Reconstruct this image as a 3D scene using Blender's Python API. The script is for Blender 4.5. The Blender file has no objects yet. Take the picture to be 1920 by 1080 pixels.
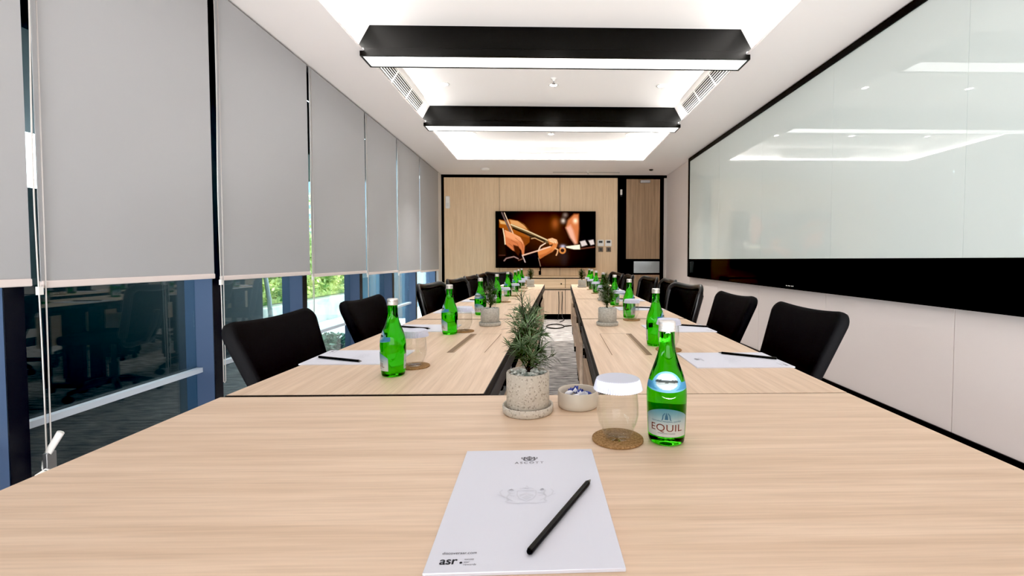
import bpy, bmesh, math, random
import numpy as np
from mathutils import Vector, Matrix
random.seed(7)
SC = bpy.context.scene
COL = SC.collection
PI = math.pi
R = math.radians

# ------------------------------------------------------------------ helpers
class MB:
    """collects shapes; build() links them as ONE mesh object"""
    def __init__(s):
        s.v = []; s.f = []; s.m = []; s.sm = []; s.mi = 0
    def add(s, vs, fs, smooth=False):
        o = len(s.v); s.v += [tuple(p) for p in vs]
        for f in fs:
            s.f.append(tuple(i + o for i in f)); s.m.append(s.mi); s.sm.append(smooth)
        return s
    def box(s, x0, x1, y0, y1, z0, z1, mat=None):
        vs = [(x, y, z) for z in (z0, z1) for y in (y0, y1) for x in (x0, x1)]
        if mat is not None: vs = [tuple(mat @ Vector(p)) for p in vs]
        return s.add(vs, [(0, 2, 3, 1), (4, 5, 7, 6), (0, 1, 5, 4), (2, 6, 7, 3), (0, 4, 6, 2), (1, 3, 7, 5)])
    def prism(s, pts, z0, z1):
        n = len(pts)
        vs = [(x, y, z0) for x, y in pts] + [(x, y, z1) for x, y in pts]
        fs = [tuple(reversed(range(n))), tuple(range(n, 2 * n))]
        fs += [(i, (i + 1) % n, n + (i + 1) % n, n + i) for i in range(n)]
        return s.add(vs, fs)
    def lathe(s, prof, n=32, smooth=True, c=(0, 0, 0), close=False):
        vs = []; fs = []; k = len(prof)
        for r, z in prof:
            for j in range(n):
                a = 2 * PI * j / n
                vs.append((c[0] + r * math.cos(a), c[1] + r * math.sin(a), c[2] + z))
        for i in range(k - 1 if not close else k):
            i2 = (i + 1) % k
            for j in range(n):
                j2 = (j + 1) % n
                fs.append((i * n + j, i * n + j2, i2 * n + j2, i2 * n + j))
        if not close:
            if prof[0][0] > 1e-6: fs.append(tuple(reversed(range(n))))
            if prof[-1][0] > 1e-6: fs.append(tuple((k - 1) * n + j for j in range(n)))
        return s.add(vs, fs, smooth)
    def tube(s, path, r, n=10, smooth=True, closed=False, rz=None):
        path = [Vector(p) for p in path]; k = len(path); vs = []; fs = []
        up0 = Vector((0, 0, 1))
        for i, p in enumerate(path):
            if closed: t = path[(i + 1) % k] - path[i - 1]
            else: t = path[min(i + 1, k - 1)] - path[max(i - 1, 0)]
            t.normalize()
            up = up0 if abs(t.z) < .95 else Vector((1, 0, 0))
            a = t.cross(up).normalized(); b = t.cross(a).normalized()
            ra = r(i / (k - 1)) if callable(r) else r
            rb = ra if rz is None else rz
            for j in range(n):
                q = 2 * PI * j / n
                vs.append(p + a * math.cos(q) * ra + b * math.sin(q) * rb)
        for i in range(k if closed else k - 1):
            i2 = (i + 1) % k
            for j in range(n):
                j2 = (j + 1) % n
                fs.append((i * n + j, i2 * n + j, i2 * n + j2, i * n + j2))
        if not closed:
            fs.append(tuple(range(n))); fs.append(tuple((k - 1) * n + j for j in reversed(range(n))))
        return s.add(vs, fs, smooth)
    def sphere(s, c, r, n=10, m=7, sc=(1, 1, 1)):
        prof = [(r * math.sin(PI * i / m), -r * math.cos(PI * i / m)) for i in range(m + 1)]
        vs = []; fs = []
        for q, z in prof:
            for j in range(n):
                a = 2 * PI * j / n
                vs.append((c[0] + sc[0] * q * math.cos(a), c[1] + sc[1] * q * math.sin(a), c[2] + sc[2] * z))
        for i in range(m):
            for j in range(n):
                fs.append((i * n + j, i * n + (j + 1) % n, (i + 1) * n + (j + 1) % n, (i + 1) * n + j))
        return s.add(vs, fs, True)
    def build(s, name, mat, parent=None, loc=None, rotz=0, bevel=0, clean=False, fixn=True):
        me = bpy.data.meshes.new(name)
        me.from_pydata(s.v, [], s.f); me.update()
        for mm in (mat if isinstance(mat, (list, tuple)) else [mat]): me.materials.append(mm)
        me.polygons.foreach_set('material_index', s.m)
        me.polygons.foreach_set('use_smooth', s.sm)
        if fixn or clean:
            bm = bmesh.new(); bm.from_mesh(me)
            bmesh.ops.remove_doubles(bm, verts=bm.verts, dist=1e-6)
            if fixn: bmesh.ops.recalc_face_normals(bm, faces=bm.faces)
            bm.to_mesh(me); bm.free()
        o = bpy.data.objects.new(name, me); COL.objects.link(o)
        if parent is not None: o.parent = parent
        if loc is not None: o.location = loc
        o.rotation_euler = (0, 0, rotz)
        if bevel:
            b = o.modifiers.new('Bevel', 'BEVEL'); b.width = bevel; b.segments = 2; b.limit_method = 'ANGLE'
        return o

def tag(o, label, cat, group=None, kind=None):
    o['label'] = label; o['category'] = cat
    if group: o['group'] = group
    if kind: o['kind'] = kind
    return o
def thing(name, label, cat, loc=(0, 0, 0), rotz=0, group=None):
    o = bpy.data.objects.new(name, None); COL.objects.link(o)
    o.location = loc; o.rotation_euler = (0, 0, rotz); o.empty_display_size = .05
    return tag(o, label, cat, group)
def struct(o):
    o['kind'] = 'structure'; return o
def copy_tree(o, parent=None):
    c = o.copy(); COL.objects.link(c); c.parent = parent
    for ch in list(o.children): copy_tree(ch, c)
    return c
class Kit:
    """first use hands out the original, later uses hand out copies"""
    def __init__(s, root): s.root = root; s.used = False
    def get(s, label, loc, rotz=0, group=None, scale=None):
        o = s.root if not s.used else copy_tree(s.root)
        s.used = True
        o.location = loc; o.rotation_euler = (0, 0, rotz); o['label'] = label
        if group: o['group'] = group
        if scale: o.scale = (scale,) * 3
        return o
ORD = ['first', 'second', 'third', 'fourth', 'fifth', 'sixth', 'seventh', 'eighth', 'ninth']

# ------------------------------------------------------------------ materials
def srgb(c):
    return tuple((x / 255 / 12.92 if x / 255 <= .04045 else ((x / 255 + .055) / 1.055) ** 2.4) for x in c)
def mat(name, col, rough=.5, metal=0., spec=.5, **kw):
    m = bpy.data.materials.new(name); m.use_nodes = True
    b = m.node_tree.nodes['Principled BSDF']
    b.inputs['Base Color'].default_value = (*col, 1); b.inputs['Roughness'].default_value = rough
    b.inputs['Metallic'].default_value = metal; b.inputs['Specular IOR Level'].default_value = spec
    for k, v in kw.items(): b.inputs[k.replace('_', ' ')].default_value = v
    return m
def N(m, t): return m.node_tree.nodes.new(t)
def L(m, a, b): m.node_tree.links.new(a, b)
def bsdf(m): return m.node_tree.nodes['Principled BSDF']
def noisecol(m, c1, c2, scale=(1, 1, 1), nscale=5., detail=4., lo=.35, hi=.65, coord='Object', rough=.55):
    tc = N(m, 'ShaderNodeTexCoord'); mp = N(m, 'ShaderNodeMapping'); mp.inputs['Scale'].default_value = scale
    nz = N(m, 'ShaderNodeTexNoise'); nz.inputs['Scale'].default_value = nscale; nz.inputs['Detail'].default_value = detail
    nz.inputs['Roughness'].default_value = rough
    cr = N(m, 'ShaderNodeValToRGB')
    cr.color_ramp.elements[0].position = lo; cr.color_ramp.elements[0].color = (*c1, 1)
    cr.color_ramp.elements[1].position = hi; cr.color_ramp.elements[1].color = (*c2, 1)
    L(m, tc.outputs[coord], mp.inputs[0]); L(m, mp.outputs[0], nz.inputs[0]); L(m, nz.outputs[0], cr.inputs[0])
    L(m, cr.outputs[0], bsdf(m).inputs['Base Color'])
    return tc, mp, nz, cr
def bump(m, scale, strength, coord='Object', sc=(1, 1, 1), dist=.002):
    tc = N(m, 'ShaderNodeTexCoord'); mp = N(m, 'ShaderNodeMapping'); mp.inputs['Scale'].default_value = sc
    nz = N(m, 'ShaderNodeTexNoise'); nz.inputs['Scale'].default_value = scale; nz.inputs['Detail'].default_value = 3
    bp = N(m, 'ShaderNodeBump'); bp.inputs['Strength'].default_value = strength; bp.inputs['Distance'].default_value = dist
    L(m, tc.outputs[coord], mp.inputs[0]); L(m, mp.outputs[0], nz.inputs[0]); L(m, nz.outputs[0], bp.inputs['Height'])
    L(m, bp.outputs[0], bsdf(m).inputs['Normal'])
def emit(name, col, strength):
    m = bpy.data.materials.new(name); m.use_nodes = True; nt = m.node_tree
    nt.nodes.remove(bsdf(m)); e = nt.nodes.new('ShaderNodeEmission')
    e.inputs[0].default_value = (*col, 1); e.inputs[1].default_value = strength
    nt.links.new(e.outputs[0], nt.nodes['Material Output'].inputs[0]); return m
def wood(name, c1, c2, c3, along='x', spec=.35, rough=.42, fine=1.):
    """straight fine-grained laminate; long axis of the grain = along"""
    m = mat(name, c2, rough, spec=spec)
    sc = {'x': (.35, 9, 9), 'y': (9, .35, 9), 'z': (9, 9, .3)}[along]
    tc, mp, nz, cr = noisecol(m, c1, c3, sc, 5 * fine, 6, .36, .64)
    e = cr.color_ramp.elements.new(.5); e.color = (*c2, 1)
    mp2 = N(m, 'ShaderNodeMapping'); mp2.inputs['Scale'].default_value = tuple(x * (3.2 if x > 1 else 2.5) for x in sc)
    n2 = N(m, 'ShaderNodeTexNoise'); n2.inputs['Scale'].default_value = 9 * fine; n2.inputs['Detail'].default_value = 3
    mx = N(m, 'ShaderNodeMix'); mx.data_type = 'RGBA'; mx.blend_type = 'MULTIPLY'; mx.inputs[0].default_value = .38
    c2r = N(m, 'ShaderNodeValToRGB')
    c2r.color_ramp.elements[0].position = .3; c2r.color_ramp.elements[0].color = (.72, .69, .66, 1)
    c2r.color_ramp.elements[1].position = .6; c2r.color_ramp.elements[1].color = (1, 1, 1, 1)
    L(m, tc.outputs['Object'], mp2.inputs[0]); L(m, mp2.outputs[0], n2.inputs[0]); L(m, n2.outputs[0], c2r.inputs[0])
    L(m, cr.outputs[0], mx.inputs[6]); L(m, c2r.outputs[0], mx.inputs[7]); L(m, mx.outputs[2], bsdf(m).inputs['Base Color'])
    return m
def thin_glass(name, tint, f0=.05, rough=0., edge=1.0):
    """thin pane: mostly see-through with an angle-dependent mirror layer"""
    m = bpy.data.materials.new(name); m.use_nodes = True; nt = m.node_tree; nt.nodes.remove(bsdf(m))
    t = nt.nodes.new('ShaderNodeBsdfTransparent'); t.inputs[0].default_value = (*tint, 1)
    g = nt.nodes.new('ShaderNodeBsdfGlossy'); g.inputs['Roughness'].default_value = rough
    g.inputs[0].default_value = (1, 1, 1, 1)
    lw = nt.nodes.new('ShaderNodeLayerWeight'); lw.inputs[0].default_value = .5
    pw = nt.nodes.new('ShaderNodeMath'); pw.operation = 'POWER'; pw.inputs[1].default_value = 4.5
    mm = nt.nodes.new('ShaderNodeMath'); mm.operation = 'MULTIPLY_ADD'; mm.inputs[1].default_value = edge; mm.inputs[2].default_value = f0
    mx = nt.nodes.new('ShaderNodeMixShader')
    nt.links.new(lw.outputs['Facing'], pw.inputs[0]); nt.links.new(pw.outputs[0], mm.inputs[0]); nt.links.new(mm.outputs[0], mx.inputs[0])
    nt.links.new(t.outputs[0], mx.inputs[1]); nt.links.new(g.outputs[0], mx.inputs[2])
    nt.links.new(mx.outputs[0], nt.nodes['Material Output'].inputs[0]); return m
def vcol(name, rough=.5, emission=0., spec=.3):
    m = mat(name, (1, 1, 1), rough, spec=spec)
    a = N(m, 'ShaderNodeVertexColor'); a.layer_name = 'Col'
    if emission:
        bsdf(m).inputs['Base Color'].default_value = (.004, .004, .004, 1)
        L(m, a.outputs[0], bsdf(m).inputs['Emission Color']); bsdf(m).inputs['Emission Strength'].default_value = emission
    else: L(m, a.outputs[0], bsdf(m).inputs['Base Color'])
    return m

M = {}
M['ceil'] = mat('ceiling paint', srgb((243, 240, 238)), .8, spec=.15)
M['ceil_low'] = mat('bulkhead paint', srgb((243, 238, 236)), .8, spec=.15)
M['black'] = mat('black metal', (.004, .004, .0045), .45, spec=.15)
M['beam'] = mat('black beam paint', (.001, .0013, .0012), .32, spec=.3)
M['black_matte'] = mat('black edge band', (.01, .01, .01), .55)
M['charcoal'] = mat('charcoal steel', (.035, .035, .038), .45)
OAK = [srgb((212, 185, 159)), srgb((219, 193, 168)), srgb((226, 201, 177))]
M['oak_x'] = wood('oak laminate crosswise', *OAK, along='x')
M['oak_y'] = wood('oak laminate lengthwise', *OAK, along='y')
M['wall_wood'] = wood('oak wall veneer', srgb((228, 200, 164)), srgb((233, 206, 171)), srgb((238, 212, 178)), along='z', rough=.5)
M['door_wood'] = wood('smoked oak veneer', srgb((150, 126, 102)), srgb((162, 136, 110)), srgb((176, 148, 120)), along='z', rough=.5)
M['cab_wood'] = wood('cabinet veneer', srgb((222, 192, 156)), srgb((230, 201, 166)), srgb((236, 209, 176)), along='x', rough=.5)
M['cab_low'] = wood('cabinet base veneer', srgb((216, 190, 164)), srgb((224, 198, 172)), srgb((232, 208, 182)), along='z', rough=.5)
M['laminate'] = mat('pale wall laminate', srgb((230, 221, 218)), .55, spec=.3)
M['wallgrey'] = mat('grey wall fabric', srgb((196, 190, 184)), .9, spec=.1); bump(M['wallgrey'], 300, .15)
M['white_glass'] = mat('back-painted white glass', srgb((214, 224, 222)), .012, spec=.55)
M['black_glass'] = mat('black glass', (.001, .001, .001), .06, spec=.07)
M['blind'] = mat('grey screen fabric', srgb((175, 176, 178)), .85, spec=.1); bump(M['blind'], 900, .25, dist=.0006)
M['hem'] = mat('white aluminium', srgb((232, 220, 216)), .4)
M['mull_blue'] = mat('blue grey aluminium', srgb((76, 92, 120)), .4, spec=.4)
M['mull_dark'] = mat('dark aluminium', srgb((22, 24, 32)), .4)
M['transom'] = mat('pale aluminium', srgb((206, 218, 230)), .4)
M['whitecol'] = mat('white column paint', srgb((226, 224, 220)), .7)
M['pane'] = thin_glass('window glass', (.80, .90, .91), f0=.06, edge=.75)
M['chrome'] = mat('chrome', (.75, .75, .76), .18, 1.)
M['steel'] = mat('brushed steel', (.5, .5, .51), .35, 1.)
M['alu_cap'] = mat('aluminium cap', (.7, .68, .66), .36, .8)
M['white_plastic'] = mat('white plastic', srgb((238, 236, 232)), .4)
M['cord'] = mat('bead chain', srgb((205, 200, 196)), .35, .4)
M['chair'] = mat('black chair fabric', (.0125, .0125, .0135), .85, spec=.12); bump(M['chair'], 700, .3, dist=.0008)
M['chair_mesh'] = mat('black mesh fabric', (.010, .010, .011), .7, spec=.15); bump(M['chair_mesh'], 500, .4, dist=.001)
M['chair_frame'] = mat('black glossy plastic', (.012, .012, .013), .28, spec=.5)
M['paper'] = mat('white paper', srgb((213, 215, 226)), .65, spec=.2)
M['ink'] = mat('grey ink', srgb((104, 104, 112)), .6)
M['ink_dark'] = mat('dark ink', srgb((66, 68, 76)), .6)
M['ink_pale'] = mat('pale watermark ink', srgb((203, 205, 216)), .65)
M['ink_red'] = mat('brown red ink', srgb((112, 52, 40)), .5)
M['ink_teal'] = mat('teal ink', srgb((52, 96, 120)), .5)
M['pencil'] = mat('black lacquer', (.002, .002, .002), .35, spec=.2)
M['graphite'] = mat('graphite tip', srgb((120, 116, 112)), .4, .6)
M['tumbler'] = thin_glass('clear tumbler glass', (.955, .955, .945), f0=.02, edge=.6)
M['lid'] = mat('white pleated paper', srgb((204, 207, 222)), .75, spec=.15)
M['coaster'] = mat('brown cork', srgb((150, 118, 82)), .85, spec=.15)
noisecol(M['coaster'], srgb((128, 98, 66)), srgb((168, 134, 96)), (1, 1, 1), 260, 3)
M['bowl'] = mat('cream ceramic', srgb((198, 188, 175)), .35)
M['candy_white'] = mat('white wrapper', srgb((232, 234, 242)), .35)
M['candy_blue'] = mat('blue wrapper', srgb((40, 62, 150)), .35)
M['bottle'] = mat('green bottle glass', (.045, .60, .018), .0, Transmission_Weight=1., IOR=1.36)
M['needle'] = mat('rosemary needles', srgb((70, 92, 58)), .6, spec=.25)
noisecol(M['needle'], srgb((36, 50, 32)), srgb((82, 98, 68)), (1, 1, 1), 60, 2)
M['stem'] = mat('dark stem', srgb((40, 30, 24)), .8)
M['gravel'] = mat('grey white pebbles', srgb((190, 194, 188)), .5)
noisecol(M['gravel'], srgb((110, 124, 116)), srgb((232, 234, 228)), (1, 1, 1), 70, 1)
def terrazzo():
    m = mat('terrazzo', srgb((205, 198, 186)), .55, spec=.3)
    tc = N(m, 'ShaderNodeTexCoord'); v = N(m, 'ShaderNodeTexVoronoi'); v.inputs['Scale'].default_value = 330
    sp = N(m, 'ShaderNodeSeparateColor'); L(m, tc.outputs['Object'], v.inputs[0]); L(m, v.outputs['Color'], sp.inputs[0])
    cr = N(m, 'ShaderNodeValToRGB'); cr.color_ramp.interpolation = 'CONSTANT'
    es = cr.color_ramp.elements; es[0].position = 0; es[0].color = (*srgb((96, 84, 74)), 1); es[1].position = .05; es[1].color = (*srgb((192, 184, 172)), 1)
    for p, c in ((.62, (198, 191, 181)), (.8, (212, 206, 197)), (.9, (150, 142, 130)), (.96, (112, 94, 80))):
        e = es.new(p); e.color = (*srgb(c), 1)
    L(m, sp.outputs[0], cr.inputs[0])
    n = N(m, 'ShaderNodeTexNoise'); n.inputs['Scale'].default_value = 40
    mx = N(m, 'ShaderNodeMix'); mx.data_type = 'RGBA'; mx.inputs[0].default_value = .5
    mx.inputs[7].default_value = (*srgb((190, 182, 170)), 1)
    L(m, cr.outputs[0], mx.inputs[6]); L(m, mx.outputs[2], bsdf(m).inputs['Base Color']); return m
M['terrazzo'] = terrazzo()
M['concrete_pot'] = mat('pale concrete', srgb((198, 196, 188)), .7); noisecol(M['concrete_pot'], srgb((160, 158, 150)), srgb((184, 182, 174)), (1, 1, 1), 130, 3)
def carpet():
    m = mat('grey striated carpet', srgb((150, 146, 144)), .95, spec=.05)
    tc, mp, nz, cr = noisecol(m, srgb((132, 128, 128)), srgb((246, 241, 238)), (2.2, 11, 1), 3.4, 8, .36, .66)
    bk = N(m, 'ShaderNodeTexBrick'); bk.inputs['Scale'].default_value = 1; bk.inputs['Brick Width'].default_value = .5
    bk.inputs['Row Height'].default_value = .5; bk.inputs['Mortar Size'].default_value = .004; bk.offset = 0
    bk.inputs['Color1'].default_value = (1, 1, 1, 1); bk.inputs['Color2'].default_value = (.9, .9, .9, 1); bk.inputs['Mortar'].default_value = (.5, .5, .5, 1)
    mx = N(m, 'ShaderNodeMix'); mx.data_type = 'RGBA'; mx.blend_type = 'MULTIPLY'; mx.inputs[0].default_value = 1
    L(m, tc.outputs['Object'], bk.inputs[0]); L(m, cr.outputs[0], mx.inputs[6]); L(m, bk.outputs[0], mx.inputs[7])
    L(m, mx.outputs[2], bsdf(m).inputs['Base Color']); return m
M['carpet'] = carpet()
M['light_panel'] = emit('linear light diffuser', (1., .985, .97), 2.5)
M['cove_led'] = emit('cove led', (1., .98, .945), 23.)
M['spot_lens'] = emit('downlight lens', (1., .96, .9), 40.)
M['paving'] = mat('exterior paving', srgb((200, 206, 206)), .8)
M['concrete'] = mat('exterior concrete', srgb((205, 214, 214)), .8); noisecol(M['concrete'], srgb((190, 192, 184)), srgb((228, 228, 220)), (1, 1, 1), 4, 6)
M['dark_wall'] = mat('dark exterior cladding', srgb((24, 32, 42)), .6)
M['dark_soffit'] = mat('dark soffit', srgb((18, 26, 36)), .6)
M['slate'] = mat('slate blue cladding', srgb((74, 98, 118)), .6)
M['leaf'] = mat('hedge leaves', srgb((120, 160, 60)), .5)
noisecol(M['leaf'], srgb((84, 130, 52)), srgb((232, 236, 150)), (1, 1, 1), 3.5, 5, .38, .62)
M['leaf_dark'] = mat('groundcover leaves', srgb((40, 110, 84)), .5)
noisecol(M['leaf_dark'], srgb((24, 70, 56)), srgb((90, 160, 120)), (1, 1, 1), 6, 3)
M['bark'] = mat('pale bark', srgb((150, 156, 158)), .8)

# ------------------------------------------------------------------ room numbers (metres)
XL, XR, YB, YF, ZC = -2.03, 2.25, 8.35, -3.0, 2.615
ZU = 2.81                                     # upper ceiling inside the recess
RX0, RX1, RY0, RY1 = -1.36, 1.54, -2.4, 7.1  # recess opening
SB = .06                                      # cove ledge depth
TT = .735                                     # table top height

# floor and walls
struct(MB().box(XL - .1, XR + .1, YF - .1, YB + .12, -.08, 0).build('floor', M['carpet']))
c = MB()
c.box(XL - .1, RX0, YF - .1, YB + .1, ZC, ZC + .02); c.box(RX1, XR + .1, YF - .1, YB + .1, ZC, ZC + .02)
c.box(RX0, RX1, YF - .1, RY0, ZC, ZC + .02); c.box(RX0, RX1, RY1, YB + .1, ZC, ZC + .02)
struct(c.build('ceiling', M['ceil_low']))
c = MB()
# side walls of the recess lean inward toward the upper ceiling
za, zb_, si = ZC + .0205, ZU + .001, .055
lo = [(RX0 - SB, RY0 - SB), (RX1 + SB, RY0 - SB), (RX1 + SB, RY1 + SB), (RX0 - SB, RY1 + SB)]
hi = [(RX0 + si, RY0 + si), (RX1 - si, RY0 + si), (RX1 - si, RY1 - si), (RX0 + si, RY1 - si)]
for j in range(4):
    p, q, r_, s_ = lo[j], lo[(j + 1) % 4], hi[(j + 1) % 4], hi[j]
    c.add([(*p, za), (*q, za), (*r_, zb_), (*s_, zb_)], [(0, 1, 2, 3)])
c.box(RX0 - SB, RX1 + SB, RY0 - SB, RY1 + SB, ZU, ZU + .02)
o = struct(c.build('ceiling', M['ceil']))

# right wall: pale laminate panels with open joints
c = MB()
c.box(XR + .012, XR + .11, YF - .1, YB + .1, 0, ZC)
ys = [YF, -2.1, -.97, .16, 1.29, 2.42, 3.56, 4.69, 5.82, 6.95, YB]
c.mi = 1
for a, b in zip(ys[:-1], ys[1:]): c.box(XR, XR + .012, a + .003, b - .003, .0, ZC)
struct(c.build('wall_right', [M['wallgrey'], M['laminate']]))
struct(MB().box(XR - .012, XR, YF, YB - .03, 0, .105).build('baseboard_right', M['black']))
struct(MB().box(XL - .1, XR + .1, YF - .1, YF, 0, ZC).build('wall_front', M['laminate']))

# back wall: oak veneer in three boards, black surround
c = MB()
c.box(XL - .1, XR + .1, YB + .015, YB + .11, 0, ZC)
c.mi = 1
for a, b in ((-1.85, -.842), (-.836, .273), (.279, 1.34)): c.box(a, b, YB, YB + .015, 0, 2.566)
struct(c.build('wall_back', [M['black'], M['wall_wood']]))
struct(MB().box(-1.9, 2.25, YB - .012, YB + .014, 2.566, ZC).build('trim_1', M['black']))
struct(MB().box(-1.9, -1.85, YB - .012, YB + .014, 0, 2.566).build('trim_2', M['black']))
struct(MB().box(1.341, 1.462, YB - .03, YB + .014, 0, 2.565).build('trim_3', M['black']))
struct(MB().box(2.135, 2.195, YB - .02, YB + .014, 0, 2.565).build('trim_4', M['black']))
struct(MB().box(2.195, 2.25, YB - .015, YB + .014, 0, 2.565).build('trim_5', M['wallgrey']))
# door
d = thing('door_1', 'brown wooden door with black rails beside the oak wall', 'door', (1.8, YB, 0)); del d['label']; del d['category']; struct(d)
MB().box(-.335, .335, -.008, .013, 0.002, 2.56).build('door_frame', M['black'], d)
MB().box(-.30, .325, -.013, -.0085, 1.075, 2.545).build('upper_panel', M['door_wood'], d)
MB().box(-.155, .325, -.013, -.0085, .02, .78).build('lower_panel', M['door_wood'], d)
MB().box(-.155, .325, -.012, -.0085, .815, 1.03).build('metal_plate', mat('polished plate', (.30, .32, .32), .25, 1.), d)
cl = MB().box(-.05, .13, -.07, -.014, 2.47, 2.52).build('door_closer', M['steel'], d, bevel=.006)

# ------------------------------------------------------------------ left side: windows, mullions, column
MY = [-1.3, -.32, .67, 1.678, 2.69, 3.66, 4.77, 5.77, 6.8, 8.0]
NEAR = [None] * 3
struct(MB().box(XL - .1, XL + .1, YF - .1, MY[0] - .03, 0, ZC).build('wall_left', M['whitecol']))
struct(MB().box(XL - .1, -1.895, 8.06, YB + .01, 0, ZC).build('wall_left', M['whitecol']))
struct(MB().box(XL - .12, XL + .12, MY[0] - .03, 8.06, 2.50, ZC - .001).build('trim_6', M['mull_dark']))
struct(MB().box(XL - .06, XL + .10, MY[0] - .03, 8.06, 0, .07).build('baseboard_left', M['mull_dark']))
for i in range(len(MY) - 1):
    a, b = MY[i], MY[i + 1]
    w = bpy.data.objects.new('window_%d' % (i + 1), None); COL.objects.link(w); w.location = (XL, (a + b) / 2, 0); struct(w)
    h = (b - a) / 2
    MB().box(-.006, 0, -h + .034, h - .034, .07, 2.5).build('pane', M['pane'], w)
    MB().box(.001, .035, -h + .034, h - .034, .405, .432).build('transom', M['transom'], w)
    mm = MB(); mm.mi = 0; mm.box(-.06, .098, h - .032, h - .0005, .07, 2.5); mm.mi = 1; mm.box(.0985, .103, h - .032, h + .032, .07, 2.5)
    mm.mi = 1; mm.box(-.06, .098, h, h + .032, .07, 2.5)
    mm.build('mullion', [M['mull_blue'], M['mull_dark']], w)

# roller blinds
bl_edges = [(-1.27, -.35), (-.30, .64), (.69, 1.695), (1.728, 2.612), (2.664, 3.66), (3.695, 4.80), (4.825, 5.81), (5.835, 6.86), (6.88, 8.05)]
bl_hem = [.985, .985, .975, .965, .95, .93, .91, .893, .876]
WHO = ['', '', 'grey roller blind nearest the camera, cut by the left edge of the photo', 'widest grey roller blind in view, second from the left edge',
       'grey roller blind between the two gaps, third from the left edge', 'fourth grey roller blind from the left edge, over the green hedge window',
       'fifth grey roller blind from the left edge', 'sixth grey roller blind from the left edge', 'last narrow grey roller blind beside the white corner column']
for i, ((a, b), hz) in enumerate(zip(bl_edges, bl_hem)):
    if i < 2: continue
    t = thing('roller_blind', WHO[i], 'blind', (-1.885, (a + b) / 2, hz), 0, 'grey roller blinds along the window wall')
    h = (b - a) / 2
    MB().box(-.0015, .0015, -h, h, .012, 2.6 - hz).build('fabric', M['blind'], t)
    MB().box(-.008, .008, -h, h, -.012, .016).build('hem_bar', M['hem'], t, bevel=.004)
    MB().tube([(-.03, -h + .002, 2.575 - hz), (-.03, h - .002, 2.575 - hz)], .022, 14).build('roller', M['charcoal'], t)
    if i in (3, 4, 5, 6, 7):
        yy = -h - .018; zb = {3: .33, 4: .35}.get(i, .5) - hz
        pth = [(.012, yy, 2.57 - hz)] + [(.012 + .002 * math.sin(k), yy + .004 * math.sin(k * .8), 2.57 - hz + (zb - 2.57 + hz) * k / 10) for k in range(1, 10)] + [(.012, yy + .004, zb), (.012, yy + .012, zb - .008), (.012, yy + .02, zb)]
        pth += [(.012, yy + .03, 2.57 - hz)]
        ch = MB().tube(pth, .0026, 6).build('pull_chain', M['cord'], t)
        MB().box(.006, .018, yy - .006, yy + .01, -.035, -.005).build('chain_joint', M['white_plastic'], ch)
        if i == 3:
            MB().box(.004, .022, yy - .004, yy + .03, zb - .09, zb + .005).build('chain_weight', M['steel'], ch, bevel=.003)
            hk = [(.050, .41), (.038, .39), (.020, .362), (.0, .33), (-.010, .30), (-.012, .275), (-.002, .258), (.02, .254), (.045, .262)]
            MB().tube([(x + .01, yy + .01, z - hz) for x, z in hk], lambda q: .0085 * (1.15 - .5 * q), 8, rz=.013).build('chain_hook', M['white_plastic'], ch)

g = MB()
for k in range(3):
    e = .006 * k
    g.tube([(-1.84, 1.62 + e, .001), (-1.845, 1.62 + e, .22), (-1.83, 1.625 + e, .272 + e), (-1.80, 1.63 + e, .292 + e), (-1.782 + e, 1.63 + e, .296), (-1.785 + e, 1.63 + e, .284), (-1.81, 1.63 + e, .268 - e), (-1.835, 1.62 + e, .22), (-1.835, 1.62 + e, .001)], .0028, 6)
tag(g.build('cable', M['white_plastic'], loc=(0, 0, .002)), 'looped white cables rising behind the near table edge at left', 'cable')

# ------------------------------------------------------------------ outdoors
struct(MB().box(-14, XL - .13, 5.75, 16, -.25, -.05).build('ground', M['paving']))
struct(MB().box(-14, XL - .13, -6, 5.749, -.25, -.05).build('ground', M['dark_wall']))
tag(MB().box(-4.5, -4.0, 5.7, 9.85, -.049, .36).build('planter_wall', M['concrete'], bevel=.01), 'pale concrete planter wall under the hedge outside the window', 'planter')
h = MB(); rr = random.Random(3)
def leaves(mb, n, x0, x1, y0, y1, z0, z1, s, rr):
    for _ in range(n):
        p = Vector((rr.uniform(x0, x1), rr.uniform(y0, y1), rr.uniform(z0, z1)))
        d_ = Vector((rr.gauss(0, 1), rr.gauss(0, 1), rr.gauss(0, .8))).normalized(); u_ = d_.orthogonal().normalized()
        u_ = (Matrix.Rotation(rr.uniform(0, 6.3), 3, d_) @ u_); l_ = s * rr.uniform(.6, 1.4)
        mb.add([p - d_ * l_, p + u_ * l_ * .42, p + d_ * l_, p - u_ * l_ * .42], [(0, 1, 2, 3)])
leaves(h, 7000, -4.5, -4.02, 5.75, 9.8, .44, 1.5, .05, rr)
h.box(-4.48, -4.25, 5.75, 9.8, .37, 1.4)
leaves(h, 1500, -4.5, -4.2, 5.75, 9.8, 1.4, 2.3, .06, rr)
tag(h.build('hedge', M['leaf'], fixn=False), 'bright yellow green hedge growing behind the concrete planter', 'hedge', kind='stuff')
g = MB(); leaves(g, 2500, -3.0, -2.3, 4.5, 5.7, -.05, .16, .035, rr)
tag(g.build('groundcover', M['leaf_dark'], fixn=False), 'teal green low groundcover outside at the foot of the window', 'plants', kind='stuff')
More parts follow.
